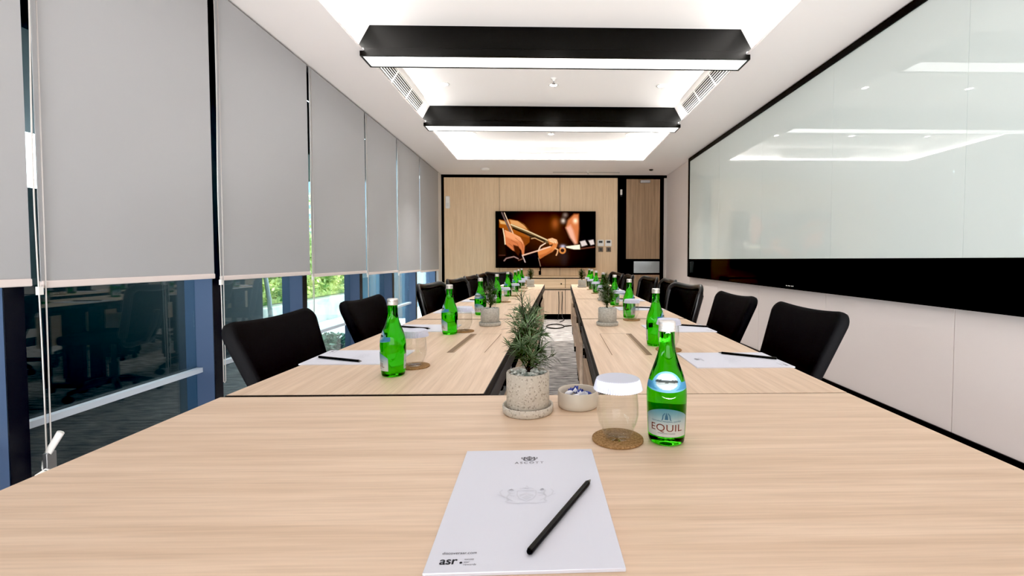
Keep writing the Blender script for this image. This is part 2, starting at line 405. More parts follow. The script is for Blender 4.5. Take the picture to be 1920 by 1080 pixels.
for k, (yy, lean) in enumerate(((6.2, -.2), (6.6, -.25), (7.1, .1))):
    o = MB().tube([(-3.95, yy, -.06), (-3.93, yy + lean * .4, .5), (-3.95, yy + lean, 1.3), (-3.96, yy + lean * 1.2, 2.0)], lambda q: .035 - .015 * q, 8).build('tree_trunk', M['bark'])
    tag(o, ['pale thin trunk leaning left outside, nearest the dark wall', 'second pale thin trunk leaning left, in front of the hedge', 'pale thin upright trunk in front of the hedge'][k], 'tree trunk', 'thin trunks outside the window')
struct(MB().box(-6, -3.5, -5, 5.66, -.05, 1.55).build('wall_exterior', M['dark_wall']))
struct(MB().box(-3.9, XL - .13, -5, 5.66, 2.02, 2.5).build('ceiling_exterior', M['dark_soffit']))
struct(MB().box(-6, -3.0, 9.9, 12, -.05, 3).build('wall_exterior', M['slate']))
struct(MB().box(-3.3, -2.6, 8.6, 9.2, -.05, 3).build('column_exterior', M['slate']))

# ------------------------------------------------------------------ ceiling fittings
BY = [3.54, 5.30, 1.78]
BW = ['black ceiling beam with glowing strip, nearest in view', 'black ceiling beam with glowing strip, farther toward the back wall',
      'black ceiling beam light just above the near tables', 'black ceiling beam light above the camera', 'black ceiling beam light behind the camera']
for y, lab in zip(BY, BW):
    t = thing('linear_ceiling_light', lab, 'ceiling light', (.09, y, 2.575), 0, 'black beams with light strips')
    kb = MB(); h0, h1 = .068, ZU - 2.577
    xa0, xa1, xb0, xb1 = RX0 - SB + .018 - .09, RX0 + si - .002 - .09, RX1 + SB - .018 - .09, RX1 - si + .002 - .09
    kb.add([(xa0, -.085, h0), (xb0, -.085, h0), (xb1, -.085, h1), (xa1, -.085, h1), (xa0, .085, h0), (xb0, .085, h0), (xb1, .085, h1), (xa1, .085, h1)],
           [(0, 1, 2, 3), (7, 6, 5, 4), (0, 4, 5, 1), (3, 2, 6, 7), (1, 5, 6, 2), (0, 3, 7, 4)])
    kb.build('beam', M['beam'], t)
    k = MB()
    k.box(-1.465, 1.465, -.104, -.088, 0, .037); k.box(-1.465, 1.465, .088, .104, 0, .037)
    k.box(-1.465, -1.449, -.088, .088, 0, .037); k.box(1.449, 1.465, -.088, .088, 0, .037); k.box(-1.44, 1.44, -.088, .088, .03, .066)
    k.build('housing', M['beam'], t)
    MB().box(-1.448, 1.448, -.0875, .0875, .004, .012).build('diffuser', M['light_panel'], t)
for nm, bx, lab in (('x0', (RX0 - .05, RX0 - .015, 2.1, RY1), 'hidden warm cove light strip along the window side of the recess'),
                    ('x1', (RX1 + .015, RX1 + .05, 2.1, RY1), 'hidden warm cove light strip along the whiteboard side of the recess'),
                    ('y1', (RX0, RX1, RY1 + .015, RY1 + .05), 'hidden warm cove light strip at the far end of the recess')):
    tag(MB().box(*bx, ZC + .0205, ZC + .03).build('cove_light', M['cove_led']), lab, 'cove light')
def downlight(x, y, lab):
    t = thing('downlight', lab, 'downlight', (x, y, ZU), 0, 'recessed ceiling downlights')
    MB().lathe([(.034, -.0), (.052, -.0), (.052, -.004), (.036, -.007), (.034, -.004)], 24, close=True).build('trim_ring', M['white_plastic'], t)
    MB().lathe([(0, -.003), (.033, -.003), (.033, -.001), (0, -.001)], 20).build('lens', M['spot_lens'], t)
    l = bpy.data.lights.new('downlight_lamp', 'SPOT'); l.energy = 5 if y < 4 else (16 if y < 6 else 70); l.spot_size = R(95); l.spot_blend = .8; l.shadow_soft_size = .04; l.color = (1, .95, .89)
    lo = bpy.data.objects.new('downlight_lamp', l); COL.objects.link(lo); lo.parent = t; lo.location = (0, 0, -.02)
for row, y in (('nearer', 4.575), ('farther', 6.34)):
    for side, x in (('left', -1.0), ('middle', .085), ('right', 1.17)):
        downlight(x, y, 'small bright downlight, %s of the %s row' % (side, row))
for side, x in (('left', -1.0), ('middle', .085), ('right', 1.17)):
    downlight(x, 2.75, 'small bright downlight, %s of the row above the near tables' % side)
def sprinkler(x, y, z, lab):
    t = thing('sprinkler', lab, 'sprinkler', (x, y, z), 0, 'ceiling sprinklers')
    MB().lathe([(0, 0), (.03, 0), (.03, -.004), (.016, -.01), (.012, -.03), (0, -.03)], 18).build('rosette', M['white_plastic'], t)
    k = MB(); k.lathe([(0, -.03), (.006, -.03), (.006, -.05), (0, -.05)], 10); k.lathe([(0, -.05), (.02, -.05), (.02, -.053), (0, -.053)], 14)
    k.build('deflector', M['steel'], t)
sprinkler(.085, 4.42, ZU, 'small white sprinkler under the nearer middle downlight')
sprinkler(.085, 6.18, ZU, 'small white sprinkler under the farther middle downlight')
sprinkler(.755, 7.95, ZC + .001, 'small sprinkler on the low ceiling in front of the back wall')
tag(MB().lathe([(0, 0), (.075, 0), (.075, -.012), (.055, -.03), (.02, -.036), (0, -.036)], 28).build('smoke_detector', M['white_plastic'], loc=(-1.02, 7.78, ZC)), 'round white smoke detector on the low ceiling at left', 'smoke detector')
tag(MB().lathe([(0, 0), (.035, 0), (.035, -.01), (.02, -.022), (0, -.022)], 20).build('ceiling_sensor', M['charcoal'], loc=(1.83, 7.8, ZC)), 'small dark round sensor on the low ceiling near the door', 'sensor')
tag(MB().box(.14, 1.33, 8.05, 8.10, ZC - .004, ZC + .002).build('slot_diffuser', M['steel']), 'thin slot air diffuser in the low ceiling near the back wall', 'air vent')
def grille(lab, loc, rotz, w_, h_, ns, nd, dark):
    t = thing('air_grille', lab, 'air vent', loc, rotz, 'slatted air grilles in the recess')
    t.rotation_euler = (math.atan2(SB + .055, ZU - ZC - .02), 0, rotz)
    MB().box(-w_ / 2 + .004, w_ / 2 - .004, -.004, -.001, .004, h_ - .004).build('backing', dark, t)
    k = MB(); e = .009
    k.box(-w_ / 2, w_ / 2, -.014, -.001, 0, e); k.box(-w_ / 2, w_ / 2, -.014, -.001, h_ - e, h_)
    k.box(-w_ / 2, -w_ / 2 + e, -.014, -.001, e, h_ - e); k.box(w_ / 2 - e, w_ / 2, -.014, -.001, e, h_ - e)
    for q in range(1, nd): k.box(-w_ / 2 + w_ * q / nd - .006, -w_ / 2 + w_ * q / nd + .006, -.012, -.003, e, h_ - e)
    k.build('frame', M['white_plastic'], t)
    for q in range(ns):
        z = e + (h_ - 2 * e) * (q + .5) / ns
        MB().box(-w_ / 2 + e, w_ / 2 - e, -.012, -.005, z - .0026, z + .0026).build('slat', M['white_plastic'], t)
grille('slatted white air grille in the recess wall on the window side', (RX0 - SB + .012, 4.38, 2.652), R(90), 1.25, .15, 7, 3, M['black_matte'])
grille('slatted white air grille in the recess wall on the whiteboard side', (RX1 + SB - .012, 4.38, 2.652), R(-90), 1.25, .15, 7, 3, M['black_matte'])
grille('pale air grille at the far end of the ceiling recess', (.13, RY1 + SB - .021, 2.668), 0, 1.1, .1, 6, 3, M['steel'])

# ------------------------------------------------------------------ glass board on the right wall
b = thing('glass_writing_board', 'long white glass writing board with black frame and black lower band', 'whiteboard', (XR - .001, 4.0, .80))
y0, y1 = -1.2, 2.93   # local: 2.8 .. 6.93 world
y0 = -2.6
k = MB(); k.box(-.05, 0, y0, y1, 1.755, 1.808); k.box(-.05, 0, y1 - .05, y1, 0, 1.755); k.box(-.05, 0, y0, y0 + .03, 0, 1.755); k.box(-.05, 0, y0 + .03, y1 - .05, -.004, .006)
k.build('frame', M['black'], b)
seams = [y0 + .03, -1.74, .36 - 2.1 + .02 + 1.05 + .42, 1.45, y1 - .05]
seams = [y0 + .03, -1.66, -.55, .58, 1.72, y1 - .05]
for a_, b_ in zip(seams[:-1], seams[1:]):
    MB().box(-.04, -.002, a_ + .0008, b_ - .0008, .27, 1.755).build('white_panel', M['white_glass'], b)
MB().box(-.042, -.002, y0 + .03, y1 - .05, .006, .2695).build('black_panel', M['black_glass'], b)
k = MB()
for q, w_ in enumerate((.022, .012, .018, .010, .016)): k.box(-.0428, -.042, .06 - q * .026, .06 - q * .026 + w_, .02, .028)
k.build('emblem', M['white_plastic'], b)

# ------------------------------------------------------------------ television with its picture
tv = thing('television', 'wall mounted flat television showing a violinist playing', 'television', (.0125, YB - .065, .912))
MB().box(-.918, .918, 0, .055, 0, 1.034).build('casing', M['black'], tv, bevel=.004)
def poly_sd(px, py, pts):
    d_ = np.full(px.shape, 1e9); inside = np.zeros(px.shape, bool); n_ = len(pts)
    for i in range(n_):
        x1, y1 = pts[i]; x2, y2 = pts[(i + 1) % n_]
        ex, ey = x2 - x1, y2 - y1; l2 = ex * ex + ey * ey + 1e-9
        t_ = np.clip(((px - x1) * ex + (py - y1) * ey) / l2, 0, 1)
        d_ = np.minimum(d_, np.hypot(px - x1 - t_ * ex, py - y1 - t_ * ey))
        cnd = ((y1 > py) != (y2 > py)); xi = (x2 - x1) * (py - y1) / (y2 - y1 + 1e-12) + x1
        inside ^= cnd & (px < xi)
    return np.where(inside, -d_, d_)
def line_sd(px, py, pts):
    d_ = np.full(px.shape, 1e9)
    for (x1, y1), (x2, y2) in zip(pts[:-1], pts[1:]):
        ex, ey = x2 - x1, y2 - y1; t_ = np.clip(((px - x1) * ex + (py - y1) * ey) / (ex * ex + ey * ey + 1e-9), 0, 1)
        d_ = np.minimum(d_, np.hypot(px - x1 - t_ * ex, py - y1 - t_ * ey))
    return d_
def tv_picture():
    nx, ny = 236, 132
    X, Y = np.meshgrid(np.linspace(85, 1505, nx), np.linspace(60, 860, ny))
    img = np.zeros((ny, nx, 3)); img[:] = (14, 8, 8)
    def mixin(a, c_):
        nonlocal img
        img = img * (1 - a[..., None]) + np.array(c_, float) * a[..., None]
    def glow(x, y, rx, ry, c_, k=1.): mixin(k * np.exp(-(((X - x) / rx) ** 2 + ((Y - y) / ry) ** 2)), c_)
    def poly(pts, c_, soft=6, k=1.): mixin(k * np.clip(.5 - poly_sd(X, Y, pts) / soft, 0, 1), c_)
    def stroke(pts, w_, c_, soft=5, k=1.): mixin(k * np.clip(.5 + (w_ - line_sd(X, Y, pts)) / soft, 0, 1), c_)
    glow(720, 300, 330, 260, (74, 32, 12)); glow(880, 480, 240, 220, (66, 28, 10), .8); glow(930, 230, 60, 90, (170, 90, 40), .8); glow(700, 760, 250, 90, (40, 18, 8), .8); glow(930, 720, 170, 110, (58, 30, 18), .7)
    glow(1060, 720, 60, 140, (44, 34, 36), .8)
    # second player, blurred
    poly([(1080, 290), (1110, 180), (1200, 90), (1270, 90), (1275, 300), (1255, 520), (1215, 530), (1150, 430)], (196, 112, 66), 34)
    poly([(1085, 290), (1150, 250), (1190, 330), (1240, 520), (1210, 530), (1140, 430)], (232, 180, 160), 40, .8)
    glow(1220, 190, 34, 40, (255, 225, 190)); glow(1075, 105, 38, 36, (150, 130, 120), .8); glow(1045, 190, 34, 38, (220, 205, 190), .9)
    poly([(1285, 70), (1505, 70), (1505, 470), (1290, 500)], (12, 10, 14), 30)
    poly([(1285, 490), (1360, 470), (1395, 540), (1310, 565)], (206, 192, 186), 14); poly([(1405, 475), (1480, 460), (1495, 530), (1440, 545)], (206, 192, 186), 14)
    stroke([(1300, 595), (1490, 570)], 10, (92, 52, 40), 12)
    # violin body
    poly([(130, 170), (210, 190), (280, 165), (400, 190), (500, 250), (560, 330), (565, 440), (560, 500), (490, 560), (430, 450), (340, 380), (240, 330), (130, 290)], (150, 78, 26), 14)
    poly([(280, 175), (390, 190), (480, 240), (545, 320), (470, 300), (300, 240)], (206, 148, 92), 22)
    poly([(130, 180), (240, 210), (250, 250), (150, 235)], (214, 170, 110), 18, .9)
    poly([(330, 370), (480, 420), (565, 440), (560, 500), (490, 560)], (120, 58, 18), 16)
    stroke([(280, 165), (400, 190), (500, 260), (560, 340)], 4, (70, 34, 14), 6)
    poly([(290, 245), (320, 240), (850, 480), (830, 520), (560, 420), (310, 285)], (96, 76, 50), 8)
    stroke([(300, 245), (560, 350), (840, 480)], 9, (222, 196, 150), 10)
    stroke([(330, 300), (580, 405), (780, 480)], 12, (40, 28, 18), 8)
    stroke([(170, 75), (290, 350)], 12, (96, 80, 78), 8); stroke([(205, 75), (330, 375)], 6, (226, 200, 170), 6)
    # bow hand
    poly([(115, 290), (190, 305), (215, 540), (230, 700), (115, 720)], (30, 20, 16), 16)
    poly([(200, 320), (290, 360), (420, 420), (470, 490), (495, 560), (485, 690), (460, 700), (445, 620), (400, 560), (370, 640), (320, 620), (250, 560), (210, 520)], (196, 112, 68), 14)
    poly([(210, 325), (330, 375), (430, 430), (460, 500), (330, 470), (225, 420)], (226, 150, 102), 26, .9)
    poly([(330, 540), (400, 560), (430, 640), (400, 700), (350, 630)], (60, 26, 14), 14)
    stroke([(185, 305), (205, 420), (215, 530)], 7, (238, 214, 176), 6)
    for q in ([(300, 470), (390, 520), (420, 600)], [(270, 520), (330, 570), (345, 620)], [(360, 440), (450, 510), (470, 610)]): stroke(q, 3, (120, 60, 34), 9, .7)
    stroke([(215, 330), (330, 380), (430, 440), (470, 520)], 4, (250, 190, 140), 10, .7)
    # left hand and wrist
    poly([(820, 460), (880, 440), (950, 460), (970, 510), (950, 580), (890, 640), (780, 700), (710, 745), (675, 700), (680, 640), (760, 580), (880, 560), (900, 530), (850, 540)], (206, 124, 66), 12)
    poly([(830, 455), (890, 440), (955, 470), (965, 520), (900, 510), (850, 490)], (246, 200, 154), 16)
    for q in ([(850, 470), (915, 490), (930, 540)], [(870, 455), (940, 480), (955, 520)], [(830, 500), (890, 520), (900, 550)]): stroke(q, 3, (140, 72, 40), 8, .7)
    poly([(700, 690), (800, 660), (890, 600), (880, 640), (780, 700), (712, 742)], (160, 84, 40), 22, .7)
    stroke([(685, 630), (720, 560), (790, 515)], 8, (240, 206, 176), 7); stroke([(470, 690), (680, 625), (860, 565)], 9, (232, 186, 160), 8)
    stroke([(590, 450), (640, 440), (760, 500)], 6, (206, 164, 116), 6)
    poly([(560, 680), (680, 650), (720, 860), (420, 860), (470, 730)], (10, 8, 14), 14)
    stroke([(690, 730), (720, 850)], 5, (190, 150, 120), 7, .8); stroke([(460, 690), (500, 790)], 8, (214, 190, 180), 7, .9)
    stroke([(200, 770), (230, 735), (340, 710), (400, 740)], 9, (166, 132, 124), 9, .9); stroke([(130, 690), (210, 690)], 7, (90, 50, 40), 10, .8); stroke([(405, 765), (470, 740)], 7, (140, 96, 76), 8, .8)
    # scroll
    mixin(np.clip(.5 - (np.abs(np.hypot(X - 1035, (Y - 620)) - 38) - 12) / 8, 0, 1), (206, 130, 66)); glow(1040, 560, 40, 26, (200, 200, 230), .9)
    stroke([(930, 590), (970, 610), (960, 660), (945, 690)], 9, (226, 170, 120), 8)
    poly([(1085, 560), (1285, 535), (1290, 605), (1200, 605), (1090, 580)], (250, 238, 206), 10)
    return np.clip(img, 0, 255) / 255, nx, ny
def set_vcol(me, cols):
    a = me.color_attributes.new('Col', 'FLOAT_COLOR', 'POINT')
    lin = np.where(cols <= .04045, cols / 12.92, ((cols + .055) / 1.055) ** 2.4)
    a.data.foreach_set('color', np.concatenate([lin, np.ones((len(lin), 1))], 1).astype(np.float32).ravel())
img, nx, ny = tv_picture()
k = MB()
vs = [(-.908 + 1.816 * i / (nx - 1), -.0012, 1.024 - 1.008 * j / (ny - 1)) for j in range(ny) for i in range(nx)]
fs = [(j * nx + i, (j + 1) * nx + i, (j + 1) * nx + i + 1, j * nx + i + 1) for j in range(ny - 1) for i in range(nx - 1)]
k.add(vs, fs); M['screen'] = vcol('television picture', .25, .72, .06)
so = k.build('screen', M['screen'], tv, fixn=False); set_vcol(so.data, img.reshape(-1, 3))
k = MB(); k.tube([(-.1, .02, .0), (-.1, .01, -.05), (-.11, .0, -.10), (-.10, .02, -.1)], .012, 8); k.box(-.13, -.085, -.004, .016, -.13, -.06)
k.build('hanging_cable', M['black'], tv)

# wall devices
k = thing('motion_sensor', 'white rounded box sensor high on the oak wall at left', 'sensor', (-1.777, YB, 1.995))
MB().box(-.04, .04, -.045, .001, 0, .23).build('casing', M['white_plastic'], k, bevel=.018); MB().box(-.026, .026, -.049, -.044, .03, .1).build('lens', mat('milky lens', srgb((222, 222, 218)), .3), k, bevel=.004)
k = thing('access_sensor', 'narrow white sensor on the black post beside the door', 'sensor', (1.40, YB - .031, 2.22))
MB().box(-.018, .018, -.03, .002, .03, .13).build('casing', M['white_plastic'], k, bevel=.008); MB().box(-.018, .018, -.028, 0, 0, .028).build('base', M['charcoal'], k)
for x, nm in ((1.027, 'left'), (1.172, 'right')):
    k = thing('thermostat', 'white thermostat with dark display, %s of the pair by the television' % nm, 'thermostat', (x, YB, 1.31), 0, 'thermostats on the oak wall')
    MB().box(-.058, .058, -.022, -.001, 0, .118).build('casing', M['white_plastic'], k, bevel=.004)
    MB().box(-.034, .034, -.024, -.0215, .06, .1).build('display', M['charcoal'], k)
    k = thing('wall_switch', 'dark square wall switch under the %s thermostat' % nm, 'switch', (x + .004, YB, 1.205), 0, 'switches on the oak wall')
    MB().box(-.044, .044, -.012, -.001, 0, .088).build('plate', mat('bronze plate', srgb((112, 98, 84)), .45, .3), k, bevel=.003)
    MB().box(-.018, .018, -.016, -.0115, .02, .068).build('rocker', M['charcoal'], k)

# cabinet under the television
cb = thing('credenza', 'long oak cabinet under the television with black plinth', 'cabinet', (.15, 7.95, 0))
X0, X1 = -1.0, 1.0
MB().box(X0, X1, 0, .395, .742, .760).build('top', M['cab_wood'], cb, bevel=.002)
MB().box(X0, X1, .012, .39, .096, .7415).build('carcass', M['black_matte'], cb)
MB().box(X0 + .02, X1 - .02, .03, .39, 0, .0955).build('plinth', M['black'], cb)
for a_, b_ in ((X0, -.42), (-.415, .205), (.21, X1)):
    dr = MB().box(a_ + .002, b_ - .002, -.006, .0115, .562, .722).build('drawer', M['cab_wood'], cb)
    kx = (a_ + b_) / 2 if a_ != -.415 else .135
    MB().sphere((kx, -.014, .635), .013).build('knob', M['stem'], dr)
    MB().box(a_ + .002, b_ - .002, -.004, .0115, .10, .523).build('door', M['cab_low'], cb)
MB().box(X0, X1, -.006, .0115, .542, .556).build('rail', M['cab_wood'], cb)
tag(MB().tube([(.30, 7.93, .50), (.305, 7.925, .4), (.295, 7.92, .2), (.30, 7.9, .06), (.33, 7.8, .008), (.25, 7.6, .008)], .007, 8).build('cable', M['charcoal']), 'thin dark cable hanging down the cabinet front, right one', 'cable', 'cables by the cabinet')
tag(MB().tube([(.24, 7.93, .5), (.245, 7.92, .3), (.24, 7.915, .12), (.22, 7.85, .008)], .006, 8).build('cable', M['charcoal']), 'thin dark cable hanging down the cabinet front, left one', 'cable', 'cables by the cabinet')
tag(MB().tube([(.16 + .14 * math.cos(q), 7.1 + .22 * math.sin(q), .009) for q in [i * .35 for i in range(19)]] + [(.5, 7.2, .009)], .008, 8).build('cable', M['black']), 'dark cable coiled on the carpet before the cabinet', 'cable', 'cables by the cabinet')

# ------------------------------------------------------------------ tables
def outer_l(y): return -.768 + .042 * (y - 1.08)
def inner_l(y): return -.148 + .029 * (y - 1.08)
def inner_r(y): return .143 + .040 * (y - 1.06)
def outer_r(y): return .742 + .024 * (y - 1.08)
def table(name, lab, quad, top_mat, inner=None, box=None):
    """quad: four world corners (near-left, near-right, far-right, far-left)"""
    cx_ = sum(p[0] for p in quad) / 4; cy_ = sum(p[1] for p in quad) / 4
    t = thing('conference_table', lab, 'table', (cx_, cy_, 0), 0, 'oak tables set in a long ring')
    q = [(x - cx_, y - cy_) for x, y in quad]
    k = MB(); k.mi = 1; k.prism(q, TT - .028, TT - .0012)
    k.mi = 0
    ins = [(x * (1 - .0022 / max(.1, abs(x))), y * (1 - .0022 / max(.1, abs(y)))) for x, y in q]
    k.prism(ins, TT - .0013, TT)
    k.build('tabletop', [top_mat, M['black_matte']], t)
    def at(u, v):   # u across 0..1, v along 0..1
        a = Vector(q[0]).lerp(Vector(q[1]), u); b_ = Vector(q[3]).lerp(Vector(q[2]), u); return a.lerp(b_, v)
    return t, at
t, at = table('near', 'wide oak conference table across the foreground carrying the big notepad', [(-.770, .44), (.741, .44), (.741, 1.076), (-.770, 1.076)], M['oak_x'])
for sx in (-1, 1):
    k = MB(); k.box(sx * .62 - .03, sx * .62 + .03, -.03, .03, .05, TT - .0285); k.box(sx * .62 - .03, sx * .62 + .03, -.27, .27, .03, .06)
    lg = k.build('leg', M['black'], t)
    for sy in (-1, 1): MB().tube([(sx * .62 - .012, sy * .25, .024), (sx * .62 + .012, sy * .25, .024)], .024, 14).build('caster', M['black_matte'], lg)
MB().box(-.55, .55, .16, .175, .36, .58).build('modesty_panel', M['oak_x'], t)
SE = [1.080, 2.468, 3.72, 4.87, 5.97]
for side in ('left', 'right'):
    fo, fi = (outer_l, inner_l) if side == 'left' else (inner_r, outer_r)
    for i in range(4):
        a_, b_ = SE[i] + (.009 if i else (.009 if side == 'left' else -.0025)), SE[i + 1] - .009
        t, at = table(side, '%s oak table in the %s row, counted from the camera' % (ORD[i], side) if i else 'oak table of the %s row touching the foreground table, with a power flap' % side,
                      [(fo(a_), a_), (fi(a_), a_), (fi(b_), b_), (fo(b_), b_)], M['oak_y'])
        sgn = 1 if side == 'left' else -1        # inner side direction (+x for left row)
        hw = (fi(a_) - fo(a_)) / 2; hl = (b_ - a_) / 2
        uin = .985 if side == 'left' else .015
        # inner rail and hanging modesty panel
        p0, p1 = at(uin, .06), at(uin, .94); ang = math.atan2(p1.y - p0.y, p1.x - p0.x)
        mt = Matrix.Translation((p0.x, p0.y, 0)) @ Matrix.Rotation(ang, 4, 'Z'); ln = (p1 - p0).length
        MB().box(-.02, ln + .02, -.012, .012, TT - .075, TT - .0285, mt).build('side_rail', M['charcoal'], t)
        MB().box(.13, ln - .13, -.009, .009, .30, .565, mt).build('modesty_panel', M['oak_y'], t)
        for v in (.06, .94):
            p = at(.5, v); pi_ = at(uin - .06 * sgn, v); po = at(.5 - .04 * sgn, v)
            k = MB(); k.box(p.x - .05, p.x + .05, p.y - .02, p.y + .02, .05, TT - .0285)
            x0_, x1_ = sorted((pi_.x, po.x)); k.box(x0_, x1_, p.y - .025, p.y + .025, .045, .08)
            k.box(x0_, x1_, p.y - .02, p.y + .02, TT - .06, TT - .0285); k.box(pi_.x - .02, pi_.x + .02, p.y - .02, p.y + .02, .08, TT - .06)
            lg = k.build('leg', M['black'], t)
            for xx in (x0_ + .03, x1_ - .03): MB().tube([(xx, p.y - .012, .0225), (xx, p.y + .012, .0225)], .0225, 14).build('caster', M['black_matte'], lg)
        if i == 0:
            # power flap: lid outlined by a fine joint with an open finger slot on the seat side
            if side == 'left': xa, xs0, xs1, ya, yb, sk = -.212, -.345, -.318, 1.575, 1.97, .02
            else: xa, xs0, xs1, ya, yb, sk = .228, .342, .366, 1.52, 1.965, .012
            c_ = t.location
            k = MB()
            def strip(x0_, x1_, y0_, y1_, z_=.0006):
                k.add([(x0_ - c_.x, y0_ - c_.y, TT + z_), (x1_ - c_.x, y0_ - c_.y, TT + z_), (x1_ + sk * (y1_ > y0_ + .1) - c_.x, y1_ - c_.y, TT + z_), (x0_ + sk * (y1_ > y0_ + .1) - c_.x, y1_ - c_.y, TT + z_)], [(0, 1, 2, 3)])
            strip(xa - .0012, xa + .0012, ya, yb)
            if side == 'right': strip(xa + sk, xs0 + sk, yb - .0016, yb + .0016)
            else: strip(xs1 + sk, xa + sk, yb - .0012, yb + .0012)
            k.build('flap_joint', mat('joint shadow', srgb((120, 92, 66)), .7), t)
            k = MB(); strip(xs0, xs1, ya, yb, .0005)
            fl = k.build('finger_slot', mat('slot shadow brown', srgb((128, 104, 80)), .7), t)
            k = MB(); strip(xs0 if side == 'right' else xs1 - .006, (xs0 + .006) if side == 'right' else xs1, ya, yb - .02, .0011)
            k.build('slot_lip', mat('slot lip', srgb((176, 148, 118)), .6), fl)

# ------------------------------------------------------------------ chairs
def outline(w0, w1, h, dip, rc_t, rc_b, n=6):
    """rounded trapezoid, (across, up); top edge dips in the middle"""
    pts = []
    def arc(cx_, cy_, r, a0, a1):
        for i in range(n + 1):
            a = a0 + (a1 - a0) * i / n; pts.append((cx_ + r * math.cos(a), cy_ + r * math.sin(a)))
    arc(w0 - rc_b, rc_b, rc_b, -PI / 2, 0)
    for i in range(1, 4): s_ = i / 4; pts.append((w0 + (w1 - w0) * s_, rc_b + (h - rc_t - rc_b) * s_))
    arc(w1 - rc_t, h - rc_t, rc_t, 0, PI / 2)
    for i in range(1, 8):
        s_ = i / 8; x = (w1 - rc_t) * (1 - 2 * s_); pts.append((x, h - dip * (1 - (2 * s_ - 1) ** 2)))
    arc(-(w1 - rc_t), h - rc_t, rc_t, PI / 2, PI)
    for i in range(1, 4): s_ = 1 - i / 4; pts.append((-(w0 + (w1 - w0) * s_), rc_b + (h - rc_t - rc_b) * s_))
    arc(-(w0 - rc_b), rc_b, rc_b, PI, 1.5 * PI)
    return pts
def bend(u, v, off, x0, z0, lean, cur):
    """back shape: u across (y), v up, off along the face normal (+ = front)"""
    f = cur * (u / .25) ** 2 + off
    return (x0 - v * math.sin(lean) + f * math.cos(lean), u, z0 + v * math.cos(lean) + f * math.sin(lean))
def pad(ol, th, bow, puff=1.):
    """closed cushion from an outline"""
    cx_ = 0; cy_ = sum(p[1] for p in ol) / len(ol); n_ = len(ol)
    rings = [(1., 0.), (.992, .55), (.965, .85), (.9, 1.), (.7, 1.05), (.45, 1.08), (.2, 1.1)]
    vs = []; fs = []
    def ring(s_, o_): return [bow((p[0] - cx_) * s_ + cx_, (p[1] - cy_) * s_ + cy_, o_ * th / 2) for p in ol]
    idx = []
    for s_, o_ in rings: idx.append(len(vs)); vs.extend(ring(s_, o_))
    cf = len(vs); vs.append(bow(cx_, cy_, 1.1 * th / 2))
    idb = [idx[0]]
    for s_, o_ in rings[1:]: idb.append(len(vs)); vs.extend(ring(s_, -o_))
    cb_ = len(vs); vs.append(bow(cx_, cy_, -1.1 * th / 2))
    for ids, cc, fl in ((idx, cf, 0), (idb, cb_, 1)):
        for a_, b_ in zip(ids[:-1], ids[1:]):
            for j in range(n_):
                f_ = (a_ + j, a_ + (j + 1) % n_, b_ + (j + 1) % n_, b_ + j); fs.append(f_ if not fl else f_[::-1])
        for j in range(n_):
            f_ = (ids[-1] + j, ids[-1] + (j + 1) % n_, cc); fs.append(f_ if not fl else f_[::-1])
    return vs, fs
def chair_base(t, seat_mat):
    so_ = outline(.22, .24, .46, -.01, .09, .1)
    vs, fs = pad(so_, .07, lambda u, v, o_: (-.215 + v, u, .455 + o_ + .01 * (u / .25) ** 2))
    MB().add(vs, fs, True).build('seat', seat_mat, t)
    MB().lathe([(0, .10), (.032, .10), (.032, .25), (.018, .25), (.018, .41), (.07, .415), (.07, .425), (0, .425)], 18).build('gas_lift', M['charcoal'], t)
    k = MB()
    for j in range(5):
        a = 2 * PI * j / 5 + .3; k.tube([(.02 * math.cos(a), .02 * math.sin(a), .115), (.16 * math.cos(a), .16 * math.sin(a), .10), (.27 * math.cos(a), .27 * math.sin(a), .07)], lambda q: .026 - .010 * q, 8)
    bs = k.build('star_base', M['chair_frame'], t)
    for j in range(5):
        a = 2 * PI * j / 5 + .3; x, y = .27 * math.cos(a), .27 * math.sin(a)
        k = MB(); k.tube([(x - .02 * math.sin(a), y + .02 * math.cos(a), .028), (x + .02 * math.sin(a), y - .02 * math.cos(a), .028)], .028, 14); k.tube([(x, y, .03), (x, y, .075)], .008, 8)
        k.build('caster', M['black_matte'], bs)
def make_pad_chair():
    t = thing('office_chair', '', 'chair')
    ol = outline(.21, .272, .47, .007, .05, .06)
    bw = lambda u, v, o_: bend(u, v, o_, -.17, .405, R(21), .018)
    vs, fs = pad(ol, .05, bw); MB().add(vs, fs, True).build('backrest', M['chair'], t)
    k = MB(); k.tube([(-.08, 0, .42), (-.20, 0, .42), (-.245, 0, .50), (-.285, 0, .62)], .024, 10, rz=.016); k.build('back_support', M['chair_frame'], t)
    chair_base(t, M['chair']); return t
def make_mesh_chair():
    t = thing('office_chair', '', 'chair')
    ol = outline(.195, .235, .455, .006, .06, .08)
    bw = lambda u, v, o_: bend(u, v, o_, -.19, .405, R(15), .055)
    vs, fs = pad([(p[0] * .93, .02 + p[1] * .93) for p in ol], .014, bw); MB().add(vs, fs, True).build('backrest', M['chair_mesh'], t)
    MB().tube([bw(p[0], p[1], 0) for p in ol], .017, 10, closed=True, rz=.028).build('back_frame', M['chair_frame'], t)
    k = MB(); k.tube([(-.08, 0, .42), (-.22, 0, .42), (-.265, 0, .52), (-.30, 0, .66)], .024, 10, rz=.016); k.build('back_support', M['chair_frame'], t)
    chair_base(t, M['chair']); return t
K_pad, K_mesh = Kit(make_pad_chair()), Kit(make_mesh_chair())
def put_chair(kit, bx, by, side, turn, lab, off=.33):
    a = R(-turn) if side == 'left' else PI + R(turn)
    kit.get(lab, (bx + off * math.cos(a), by + off * math.sin(a), 0), a, 'black chairs around the tables')
